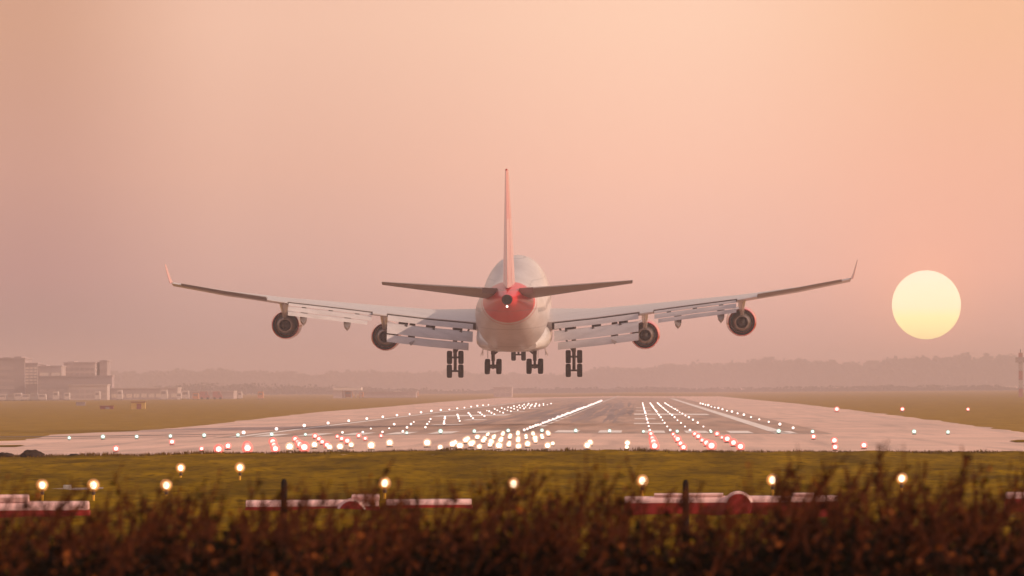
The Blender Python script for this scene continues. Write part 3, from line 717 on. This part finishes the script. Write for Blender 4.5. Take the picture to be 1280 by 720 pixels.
barrier(780, 1048, 620, 628, 653, 'long red barrier right of centre with white top and round drum end', [(818, 904, 616.5), (990, 1024, 616)], (923, 17, 633), 196, False)
barrier(1256, 1360, 615, 623, 650, 'red barrier cut by the right edge with white top', [], None, 200)
M_post = mat('weathered_post', (.018, .010, .007), .9, vary=.4, scale=6, spec=.05)
for px, wp, yt, Y, lb in ((857, 8, 600, 120, 'dark fence post in front of the long red barrier'), (355, 8, 599, 122, 'dark fence post in front of the left of centre barrier')):
    p = A(px, yt, Y); r = wp / 2 * Y / F
    bm = bmesh.new(); lathe(bm, [(-.3, r), (p.z - .06, r * .95), (p.z, r * .6), (p.z + .01, 0)], 'z', 10)
    o = link('fence_post', bm, M_post, loc=(p.x, Y, 0)); tag(o, lb, 'post', 'dark fence posts')

# earth mounds on the grass edge at left
M_earth = mat('dark_earth', (.03, .016, .010), .95, vary=.4, scale=3, spec=.05)
for px, wd, hh, lb in ((6, 28, 6.5, 'low dark earth mound at the left edge of the grass'), (40, 34, 9.5, 'taller dark earth mound on the grass edge, second from left'), (92, 20, 5.0, 'small faint earth mound beside a green light at left')):
    p = G(px, 572.5); r = wd / 2 * p.y / F; h = hh * p.y / F
    bm = bmesh.new(); bmesh.ops.create_icosphere(bm, subdivisions=4, radius=1)
    for v in bm.verts:
        n = 1 + .28 * noise.noise(v.co * 2.3 + Vector((px, 0, 0))) + .1 * noise.noise(v.co * 7); v.co = Vector((v.co.x * r * n, v.co.y * r * n, max(v.co.z, -.2) * h * n))
    tag(link('earth_mound', bm, M_earth, loc=p), lb, 'mound', 'earth mounds at the grass edge')

# ------------------------------------------------------------------ grass blades on the near field
M_blade = [mat('grass_blade', (.16, .083, .001), .9, spec=0), mat('dry_grass_blade', (.22, .115, .003), .9, spec=0), mat('dark_grass_blade', (.09, .045, .001), .9, spec=0)]
vs_, fs, mi = [], [], []
rnd = random.Random(3)
def blade(x, y, z, h, wd, dark):
    a = rnd.uniform(-.5, .5); lx, ly = rnd.uniform(-.4, .4) * h, rnd.uniform(-.4, .4) * h
    n = len(vs_); dx, dy = math.cos(a) * wd, math.sin(a) * wd
    vs_.extend([(x - dx, y - dy, z - .02), (x + dx, y + dy, z - .02), (x + lx, y + ly, z + h)]); fs.append((n, n + 1, n + 2)); mi.append(dark)
for k in range(0):
    y = 1 / rnd.uniform(1 / 402., 1 / 118.); x = rnd.uniform(-.092, .062) * y
    if y > front(x) - 1 or y < 230: continue
    pn_ = noise.noise(Vector((x * .25, y * .05, 0)))
    h = rnd.uniform(.08, .15) * (1 + .8 * pn_); blade(x, y, gz(x), h, rnd.uniform(.04, .12), 2 if pn_ < -.1 and rnd.random() < .6 else (1 if rnd.random() < .2 else 0))
for k in range(9000):                                   # ragged longer fringe where the pavement begins
    x = rnd.uniform(-42, 27); y = front(x) + rnd.gauss(0, 2.2); c = max(0, noise.noise(Vector((x * .5, 1.7, 0)))) + .5 * max(0, noise.noise(Vector((x * 1.9, 5.7, 0))))
    blade(x, y, gz(x), rnd.uniform(.07, .2) + .34 * c * rnd.random(), rnd.uniform(.015, .05), rnd.choice((0, 2, 2)))
me = bpy.data.meshes.new('grass'); me.from_pydata(vs_, [], fs); me.polygons.foreach_set('material_index', mi)
tag(link('grass', me, M_blade, smooth=False), 'short olive grass of the near field with a ragged edge at the pavement', 'grass', kind='stuff')
# the strip of turf right up to the pavement's near edge
xs = [-62 + i * .45 for i in range(250)]; vs_, fs = [], []
yt_ = [105 + j * 1.1 for j in range(262)]
for j, q in enumerate(yt_):
    for x in xs:
        y = min(q, front(x)); h = noise.noise(Vector((x * .55, y * .22, 1.3))) * .11 + noise.noise(Vector((x * 1.7, y * .8, 7.1))) * .05 + max(0, noise.noise(Vector((x * .12, y * .05, 4)))) * .10
        vs_.append((x, y, gz(x) + .06 + h - (.10 if q > front(x) else 0)))
n_ = len(xs)
for j in range(len(yt_) - 1):
    for i in range(n_ - 1): a = j * n_ + i; fs.append((a, a + 1, a + n_ + 1, a + n_))
me = bpy.data.meshes.new('turf'); me.from_pydata(vs_, [], fs)
tag(link('turf', me, M_grass), kind='structure')
for nm, pts in (('turf_finger', ((-60, 556.5), (22, 556.8), (31, 557.6), (20, 559.2), (-60, 560))), ('turf_finger', ((1360, 550), (1272, 550.6), (1262, 552), (1270, 553.5), (1360, 554)))):
    bm = bmesh.new(); bm.faces.new([bm.verts.new(G(*p) + Vector((0, 0, .05))) for p in pts]); tag(link(nm, bm, M_grass, smooth=False), kind='structure')

# ------------------------------------------------------------------ far buildings, trees, vehicles
M_b1 = mat('dark_cladding', (.37, .285, .295), .6, vary=.2, scale=.1, stretch=(.2, 1, 3))
M_b2 = mat('grey_cladding', (.46, .36, .36), .6, vary=.15, scale=.1)
M_b3 = mat('pale_cladding', (.56, .45, .44), .6, vary=.12, scale=.1)
M_gl = mat('dark_window_glass', (.33, .255, .265), .15)
M_lit = mat('bright_window_glass', (.75, .62, .56), .25)
def building(label, Y, x0, x1, yt, yb, m, depth=22, rows=0, wm=None, cols=0, roof=None, y0w=.12, y1w=.9, name='building', trim=None):
    a, b, c = A(x0, yb, Y), A(x1, yb, Y), A((x0 + x1) / 2, yt, Y)
    e = empty(name, ((a.x + b.x) / 2, Y, 0)); tag(e, label, 'building'); hw, H = (b.x - a.x) / 2, c.z
    bm = bmesh.new(); box(bm, -hw, hw, 0, depth, -.5, H); link('wall', bm, m, e, smooth=False)
    bm = bmesh.new(); box(bm, -hw - .25, hw + .25, -.25, depth + .25, H + .003, H + .5); link('roof', bm, trim or m, e, smooth=False)
    zb = 0
    for r in range(rows):
        z0 = H * (y0w + (y1w - y0w) * r / rows); hgt = H * (y1w - y0w) / rows * .5
        n = max(1, cols)
        for k in range(n):
            u0 = -hw + 2 * hw * (k + .12) / n; u1 = -hw + 2 * hw * (k + .88) / n
            bm = bmesh.new(); box(bm, u0, u1, -.06, .1, z0, z0 + hgt); link('window', bm, wm or M_gl, e, smooth=False)
    for (rx0, rx1, ry) in (roof or ()):
        p, q, c2 = A(rx0, yt, Y), A(rx1, yt, Y), A((rx0 + rx1) / 2, ry, Y)
        bm = bmesh.new(); box(bm, p.x - (a.x + b.x) / 2, q.x - (a.x + b.x) / 2, 3, depth - 3, H + .5, c2.z); link('plant_room', bm, m, e, smooth=False)
    return e
Yb = 3150
building('dark terminal block with banded windows at the far left edge', Yb, -80, 31, 449, 506, M_b1, 40, 5, M_b2, 1, [(3, 12, 446.5), (17, 26, 445.5), (-40, -15, 445)])
building('slim dark stair block right of the far left terminal', Yb + 3, 31.5, 47, 455, 506, M_b1, 30, 6, M_lit, 3, None, .45, .95)
building('grey block with two bright windows beside the stair block', Yb + 6, 48, 77, 458.5, 504, M_b2, 30, 1, M_lit, 2, [(50, 57, 456), (66, 72, 457)], .66, .99)
building('long dark flat roofed gate hall in front of the grey blocks', Yb - 14, 48, 140, 471, 504, M_b1, 14, 2, M_b2, 8, None, .1, .6)
building('tall grey block with a plant room behind the gate hall', Yb + 30, 80, 119, 454, 500, M_b2, 30, 3, M_gl, 6, [(84, 92, 451.5), (97, 108, 452.5)], .5, .95)
building('narrow dark tower block behind the gate hall', Yb + 40, 125, 134, 452, 500, M_b1, 20, 4, M_gl, 2, [(127, 131, 450)])
building('pale low hall under the gate hall with white panels', Yb - 40, 86, 134, 482, 504, M_b3, 16, 2, M_b2, 7, None, .15, .9)
building('wide pale cargo shed with a white roof edge', Yb - 20, 138, 222, 486, 503.5, M_b2, 26, 1, M_lit, 9, None, .2, .9, trim=M_b3)
building('low pale shed right of the cargo shed', Yb + 120, 232, 292, 490, 502, M_b2, 26, 1, M_b3, 10, None, .2, .8, trim=M_b3)
building('long faint low building far behind the left lawn', 3300, 455, 520, 491, 499, M_b2, 20, 1, M_b3, 12, None, .2, .8)
building('faint pale box building far beyond the runway', 3300, 617, 640, 485, 498, M_b3, 20, 1, M_b2, 3, None, .1, .7)
# open sided white canopy
e = empty('canopy_building', (A(434, 499, 3250).x, 3250, 0)); tag(e, 'white flat canopy on posts far behind the left lawn', 'canopy')
hw = (A(452, 499, 3250).x - A(417, 499, 3250).x) / 2; H = A(434, 484.5, 3250).z
bm = bmesh.new(); box(bm, -hw, hw, 0, 18, H - 1.2, H); link('roof', bm, mat('white_fascia', (.78, .66, .62), .5), e, smooth=False)
bm = bmesh.new(); box(bm, -hw, -hw * .35, .3, 17, -.2, H - 1.21); link('wall', bm, M_b3, e, smooth=False)
for f in (-.2, .3, .6, .97): bm = bmesh.new(); box(bm, hw * f - .25, hw * f + .25, .3, .8, -.2, H - 1.21); link('post', bm, M_b2, e, smooth=False)

rt_v = random.Random(5)
def vehicle(px, Y, c, label, k=0, wp=9):
    """far van or truck: body, cab windows and wheels"""
    Y += 980; p = A(px, 500, Y); e = empty('parked_van', (p.x, Y, 0)); tag(e, label, 'van', 'vehicles parked far behind the left lawn')
    Lh = wp * Y / F / 2; hgt = 2.3 + .5 * k
    if Lh < 1.9:                                       # seen from behind
        hgt += .4; w_ = max(Lh, .85) * rt_v.uniform(1, 1.25)
        bm = bmesh.new(); rg = [[bm.verts.new((x * w_, y, z)) for x, z in ((-1, .45), (-1, hgt * .6), (-.93, hgt * .94), (-.8, hgt), (.8, hgt), (.93, hgt * .94), (1, hgt * .6), (1, .45))] for y in (-2.6, 2.6)]
        for i in range(8): bm.faces.new((rg[0][i], rg[0][(i + 1) % 8], rg[1][(i + 1) % 8], rg[1][i]))
        bm.faces.new(rg[0]); bm.faces.new(rg[1]); link('body', bm, c, e, smooth=False)
        bm = bmesh.new(); box(bm, -w_ * .7, w_ * .7, -2.63, -2.5, hgt * .58, hgt * .84); link('window', bm, M_gl, e, smooth=False)
        for sx in (-.8, .8): bm = bmesh.new(); lathe(bm, [(w_ * sx - .14, .46), (w_ * sx + .14, .46)], 'x', 14, (0, -1.9, .46)); link('wheel', bm, M_tyre, e)
    else:
        bm = bmesh.new()
        prof = [(-Lh, .5), (-Lh, hgt * .95), (-Lh * .92, hgt), (Lh * .55, hgt), (Lh * .75, hgt * .62), (Lh, hgt * .5), (Lh, .5)]
        rg = [[bm.verts.new((x, y, z)) for x, z in prof] for y in (-1, 1)]
        n = len(prof)
        for i in range(n): bm.faces.new((rg[0][i], rg[0][(i + 1) % n], rg[1][(i + 1) % n], rg[1][i]))
        bm.faces.new(rg[0]); bm.faces.new(rg[1]); link('body', bm, c, e, smooth=False)
        bm = bmesh.new(); box(bm, Lh * .15, Lh * .5, -1.02, 1.02, hgt * .58, hgt * .88); link('window', bm, M_gl, e, smooth=False)
        for sx in (-.6, .6):
            for yy in (-.95, .95): bm = bmesh.new(); lathe(bm, [(-.14, .48), (.14, .48)], 'y', 14, (Lh * sx, yy, .48)); link('wheel', bm, M_tyre, e)
M_vw, M_vo, M_vr, M_vg = mat('white_van_paint', (.66, .55, .53), .35), mat('orange_van_paint', (.62, .28, .15), .4), mat('red_van_paint', (.46, .20, .19), .4), mat('grey_van_paint', (.38, .33, .33), .4)
for px, Y, c, lb, k, wp in ((4, 2060, M_vw, 'white van in front of the far left terminal, leftmost', 0, 8), (14, 2060, M_vg, 'grey van, second from left before the terminal', 0, 8), (23, 2060, M_vw, 'white truck, third from left before the terminal', 1, 8), (33, 2060, M_vw, 'white van below the stair block', 0, 8), (43, 2060, M_vg, 'grey truck below the bright window block', 1, 8),
        (53, 2060, M_vw, 'white van right of the grey truck', 0, 8), (70, 2050, M_vw, 'tall white truck before the gate hall', 2, 7), (84, 2050, M_vw, 'white van before the pale low hall', 1, 6), (122, 2050, M_vw, 'white truck at the right end of the pale low hall', 2, 5), (150, 2060, M_vw, 'tall white truck before the cargo shed, leftmost', 3, 4),
        (205, 2060, M_vw, 'bright white truck before the right end of the cargo shed', 3, 7), (224, 2060, M_vw, 'small white van right of the cargo shed', 0, 6), (232, 2080, M_vw, 'white truck left of the low pale shed', 2, 8), (256, 2080, M_vr, 'red truck before the low pale shed, leftmost of two', 2, 12), (272, 2080, M_vr, 'red truck before the low pale shed, rightmost of two', 2, 12),
        (300, 2080, M_vw, 'bright white van standing alone right of the low pale shed', 1, 5), (326, 1950, M_vo, 'orange vehicle standing alone on the far lawn', 1, 6), (436, 2290, M_vo, 'orange truck under the white canopy', 1, 9), (452, 2280, M_vo, 'small orange vehicle at the right end of the canopy', 0, 5), (245, 1960, M_vo, 'small orange vehicle at the edge of the far lawn', 0, 7),
        (520, 2400, M_vo, 'orange vehicle far beyond the left lawn near the jet wheels', 0, 6), (497, 2400, M_vw, 'white truck far beyond the left lawn', 1, 8)):
    vehicle(px, Y, c, lb, k, wp)
def shed(px0, px1, yt, yb, mats, label, name='equipment_hut'):
    p, q = G(px0, yb), G(px1, yb); Y = p.y; e = empty(name, ((p.x + q.x) / 2, Y, 0)); hw = (q.x - p.x) / 2; H = A(px0, yt, Y).z; tag(e, label, 'hut')
    bm = bmesh.new(); box(bm, -hw, hw, 0, hw * 1.2, -.1, H); link('wall', bm, mats[0], e, smooth=False)
    bm = bmesh.new(); box(bm, -hw - .1, hw + .1, -.1, hw * 1.2 + .1, H + .003, H + .15); link('roof', bm, mats[1], e, smooth=False)
    bm = bmesh.new(); box(bm, -hw * .2, hw * .45, -.05, .02, 0, H * .8); link('door', bm, mats[2], e, smooth=False)
M_y = mat('yellow_hut_paint', (.62, .40, .10), .5); M_rb = mat('red_brown_hut_paint', (.30, .09, .07), .6)
shed(164, 179, 503, 511.5, (M_y, M_rb, M_rb), 'small yellow and red hut on the left lawn')
shed(125, 139, 508, 511.5, (M_rb, M_rb, M_b1), 'low red brown cabinet on the left lawn')
shed(95, 104, 503, 507, (M_b1, M_b2, M_b1), 'low dark cabinet at the far edge of the left lawn')
# red and white mast at the right edge
e = empty('mast', (A(1276, 495, 2400).x, 2400, 0)); tag(e, 'tall red and white banded mast at the right edge', 'mast')
H = A(1276, 441, 2400).z; n = 5
for k in range(n):
    bm = bmesh.new(); box(bm, -.65, .65, -.65, .65, -.2 + H * k / n, H * (k + 1) / n - .01); link('band', bm, M_vr if k % 2 == 0 else M_b3, e, smooth=False)
bm = bmesh.new(); box(bm, -1.6, 1.3, -.9, .9, H * .78, H * .9); link('antenna_box', bm, M_b2, e, smooth=False)
bm = bmesh.new(); tube(bm, [(0, 0, H), (0, 0, H + 1.2)], .12, 6); link('lightning_rod', bm, M_gear, e)

# far woods: one hazy mass of crowns made of leaf clumps
M_leaf = [mat('far_foliage', (.06, .045, .03), .9, spec=.1), mat('far_foliage_pale', (.10, .07, .045), .9, spec=.1), mat('far_foliage_dark', (.035, .026, .02), .9, spec=.1)]
rt = random.Random(11)
def crown(vs_, fs, mi, c, rx_, ry_, rz_, n, sz):
    for _ in range(n):
        while True:
            d = Vector((rt.uniform(-1, 1), rt.uniform(-1, 1), rt.uniform(-1, 1)))
            if .05 < d.length < 1: break
        d = d.normalized() * (d.length ** .4)
        q = 1 + .35 * noise.noise(d * 2.2 + c * .1)
        p = c + Vector((d.x * rx_ * q, d.y * ry_ * q, d.z * rz_ * q)); s = sz * rt.uniform(.5, 1.3)
        a = Vector((rt.uniform(-1, 1), rt.uniform(-1, 1), rt.uniform(-1, 1))).normalized(); b = a.orthogonal().normalized() * s; a = a.cross(b).normalized() * s * .8
        k = len(vs_); vs_.extend([p + b, p + a, p - b * .8, p - a]); fs.append((k, k + 1, k + 2, k + 3)); mi.append(rt.choice((0, 0, 1, 2)))
def wood(name, Y, prof, label, step=7, depth=120, n=240, sz=1.5):
    """prof: (px, y of the tree tops) along the wood"""
    vs_, fs, mi = [], [], []
    px = prof[0][0]
    while px < prof[-1][0]:
        for (a, ya), (b, yb) in zip(prof, prof[1:]):
            if a <= px <= b: yt = ya + (yb - ya) * (px - a) / (b - a)
        for _ in range(2):
            yy = Y + rt.uniform(0, depth); top = A(px, yt + rt.uniform(-2.8, 5.5), Y).z; c = A(px + rt.uniform(-4, 4), 480, yy)
            r = rt.uniform(4, 7.5) * Y / 3300
            crown(vs_, fs, mi, Vector((c.x, yy, top * .56)), r, r, top * .46, n, sz)
        px += step * rt.uniform(.7, 1.3)
    me = bpy.data.meshes.new(name); me.from_pydata([tuple(v) for v in vs_], [], fs); me.polygons.foreach_set('material_index', mi)
    return tag(link(name, me, M_leaf, smooth=False), label, 'woods', kind='stuff')
wood('distant_wood', 9300, [(700, 470), (760, 461), (840, 459), (900, 455), (960, 452), (1010, 452), (1060, 455), (1110, 451), (1180, 449), (1240, 447), (1400, 445)], 'long hazy wood along the horizon behind the right lawn', sz=3.0)
wood('distant_wood', 9600, [(-120, 470), (90, 466), (150, 467), (200, 467), (260, 464), (300, 466), (380, 469), (440, 466), (500, 468), (560, 466), (620, 469), (700, 470)], 'faint hazy wood along the horizon behind the left buildings', sz=3.0)
wood('thicket', 6000, [(200, 482), (300, 480), (380, 484), (410, 483), (470, 487), (600, 489), (700, 490)], 'low faint thicket beyond the left lawn', 6, 60, 90, 1.0)
wood('hedgerow', 6000, [(640, 487), (760, 486), (900, 487), (1000, 485), (1100, 484), (1280, 483), (1360, 483)], 'low pale hedgerow at the foot of the right wood', 5, 30, 60, 1.0)
def tree(px, yt, Y, r, label):
    b = A(px, 480, Y); H = A(px, yt, Y).z; e = empty('tree', (b.x, Y, 0)); tag(e, label, 'tree', 'trees rising above the far wood')
    bm = bmesh.new(); tube(bm, [(0, 0, -.3), (.1, 0, H * .4), (0, .1, H * .8)], [1.1, .8, .2], 7)
    for _ in range(6):
        a = rt.uniform(0, 6.28); tube(bm, [(0, 0, H * .5), (math.cos(a) * r * .7, math.sin(a) * r * .7, H * rt.uniform(.65, .85))], [.4, .1], 5)
    link('trunk', bm, M_post, e)
    vs_, fs, mi = [], [], []
    for _ in range(14): crown(vs_, fs, mi, Vector((rt.gauss(0, .38) * r, rt.uniform(-.5, .5) * r, H * rt.uniform(.45, .92))), r * rt.uniform(.3, .55), r * .5, H * .10, 80, 1.8)
    me = bpy.data.meshes.new('crown'); me.from_pydata([tuple(v) for v in vs_], [], fs); me.polygons.foreach_set('material_index', mi); link('crown', me, M_leaf, e, smooth=False)
for q in ((1208, 439, 9180, 10, 'rounded tree rising above the far wood right of the sun'), (1152, 444, 9200, 8, 'tree above the far wood just below the sun'), (957, 447, 9190, 10, 'tree above the far wood left of the sun, leftmost of three'), (1000, 448, 9210, 8, 'tree above the far wood left of the sun, middle of three'), (1040, 450, 9200, 8, 'low tree above the far wood left of the sun, rightmost of three'), (283, 462, 9500, 13, 'broad faint tree above the left wood'), (1244, 445, 9190, 9, 'low tree above the wood near the right edge')): tree(*q)

# ------------------------------------------------------------------ blurred shrubs right in front of the camera
M_tw = mat('dark_twig_bark', (.012, .005, .002), .9, vary=.3, scale=20, spec=.05)
M_sh = mat('red_brown_shoot', (.100, .026, .010), .9, vary=.4, scale=12, spec=.05)
M_lf = [mat('red_brown_leaf', (.12, .029, .007), .8, vary=.3, scale=30, spec=.05), mat('dark_green_leaf', (.006, .005, .0006), .8, spec=.05), mat('rust_leaf', (.24, .066, .014), .8, spec=.05), mat('dark_brown_leaf', (.006, .0025, .001), .8, spec=.05), mat('olive_leaf', (.06, .030, .004), .8, spec=.05)]
rs = random.Random(21)
def shrub(px, Y, top_px, label, nst=42, shoots=7, spread=.62):
    bx = A(px, 650, Y).x; e = empty('shrub', (bx, Y, 0)); tag(e, label, 'shrub', 'shrubs of the dark hedge in front')
    bm = bmesh.new(); vs_, fs, mi = [], [], []
    topz = A(px, top_px + 19, Y).z
    def leaf(p, s, d=None, wts=(2.8, 7.5, 1.5, 8, .35)):
        a = (d or Vector((rs.uniform(-1, 1), rs.uniform(-1, 1), rs.uniform(-.3, 1)))).normalized()
        b = a.cross(Vector((rs.uniform(-1, 1), rs.uniform(-1, 1), rs.uniform(-1, 1)))).normalized() * s * .30
        k = len(vs_); vs_.extend([p, p + a * s * .5 + b, p + a * s, p + a * s * .5 - b]); fs.append((k, k + 1, k + 2, k + 3)); mi.append(rs.choices((0, 1, 2, 3, 4), wts)[0])
    for k in range(nst + shoots):
        long_ = k >= nst
        a = rs.uniform(0, 6.28); r = rs.random() ** .6 * spread
        base = Vector((math.cos(a) * r * .35, math.sin(a) * r * .35, 0)); H = topz * rs.uniform(.915, 1.0) if not long_ else topz + rs.uniform(.04, .34)
        tip = Vector((math.cos(a) * r * 1.2 + rs.gauss(.08, .1), math.sin(a) * r * 1.2, H))
        if long_:                                      # a thin bare shoot leaning out of the top
            base = Vector((rs.uniform(-spread, spread), rs.uniform(-spread, spread), topz - rs.uniform(.14, .36)))
            tip = base + Vector((rs.gauss(.15, .22), rs.gauss(0, .1), rs.uniform(.20, .52) + (.14 if rs.random() < .1 else 0)))
        pts = []
        wob = Vector((rs.gauss(0, .05), rs.gauss(0, .05), 0))
        for i in range(8):
            f = i / 7; pts.append(base.lerp(tip, f) + wob * math.sin(f * 3.1) + Vector((math.cos(a), math.sin(a), 0)) * .18 * math.sin(f * math.pi) * r)
        tube(bm, pts, [(.016 if not long_ else .009) * (1 - .8 * i / 7) + .0026 for i in range(8)], 5, mi=int(long_))
        # side twigs and leaves on the upper part
        ntw = 9 if not long_ else 8
        for _ in range(ntw):
            f = rs.uniform(.70, .98) if not long_ else rs.uniform(.25, .98); i = min(6, int(f * 7)); p = pts[i].lerp(pts[i + 1], f * 7 - i)
            d = Vector((rs.uniform(-1, 1), rs.uniform(-1, 1), rs.uniform(.3, 1.2))).normalized(); ln = rs.uniform(.08, .26) * (1 if not long_ else .7)
            if long_: d = (d * .6 + Vector((.25, 0, .8))).normalized()
            q = p + d * ln; tube(bm, [p, q], [.0055, .003], 4, False, int(long_))
            for _ in range(9 if not long_ else 3): leaf(p.lerp(q, rs.uniform(.15, 1)), rs.uniform(.03, .07) * (1 if not long_ else .55), *(() if not long_ else (d, (5, 1, 2.5, 1, 1))))
        for _ in range(16 if not long_ else 4):
            f = rs.uniform(.6, 1) if not long_ else rs.uniform(.75, 1); i = min(6, int(f * 7)); leaf(pts[i].lerp(pts[i + 1], min(1, f * 7 - i)), rs.uniform(.03, .06))
    link('branches', bm, [M_tw, M_sh], e)
    me = bpy.data.meshes.new('leaves'); me.from_pydata([tuple(v) for v in vs_], [], fs); me.polygons.foreach_set('material_index', mi); link('leaves', me, M_lf, e, smooth=False)
HP = [(-40, 50, 650), (55, 44, 662), (120, 52, 640), (190, 46, 655), (270, 50, 640), (340, 44, 662), (410, 51, 645), (480, 46, 652), (550, 52, 645), (595, 45, 640), (695, 50, 632), (755, 45, 664), (820, 51, 668), (880, 46, 655), (950, 51, 640), (1010, 45, 632), (1080, 51, 625), (1140, 45, 645), (1200, 51, 632), (1260, 46, 638), (1330, 50, 640)]
for k, (px, Y, tp) in enumerate(HP):
    shrub(px, Y, tp, 'dark russet shrub in the blurred hedge along the bottom, %s from the left' % ordn(k), shoots=36 if px in (190, 695, 1010, 1080, 1200, 595) else (11 if px in (55, 755, 820, 880, 340) else 22))
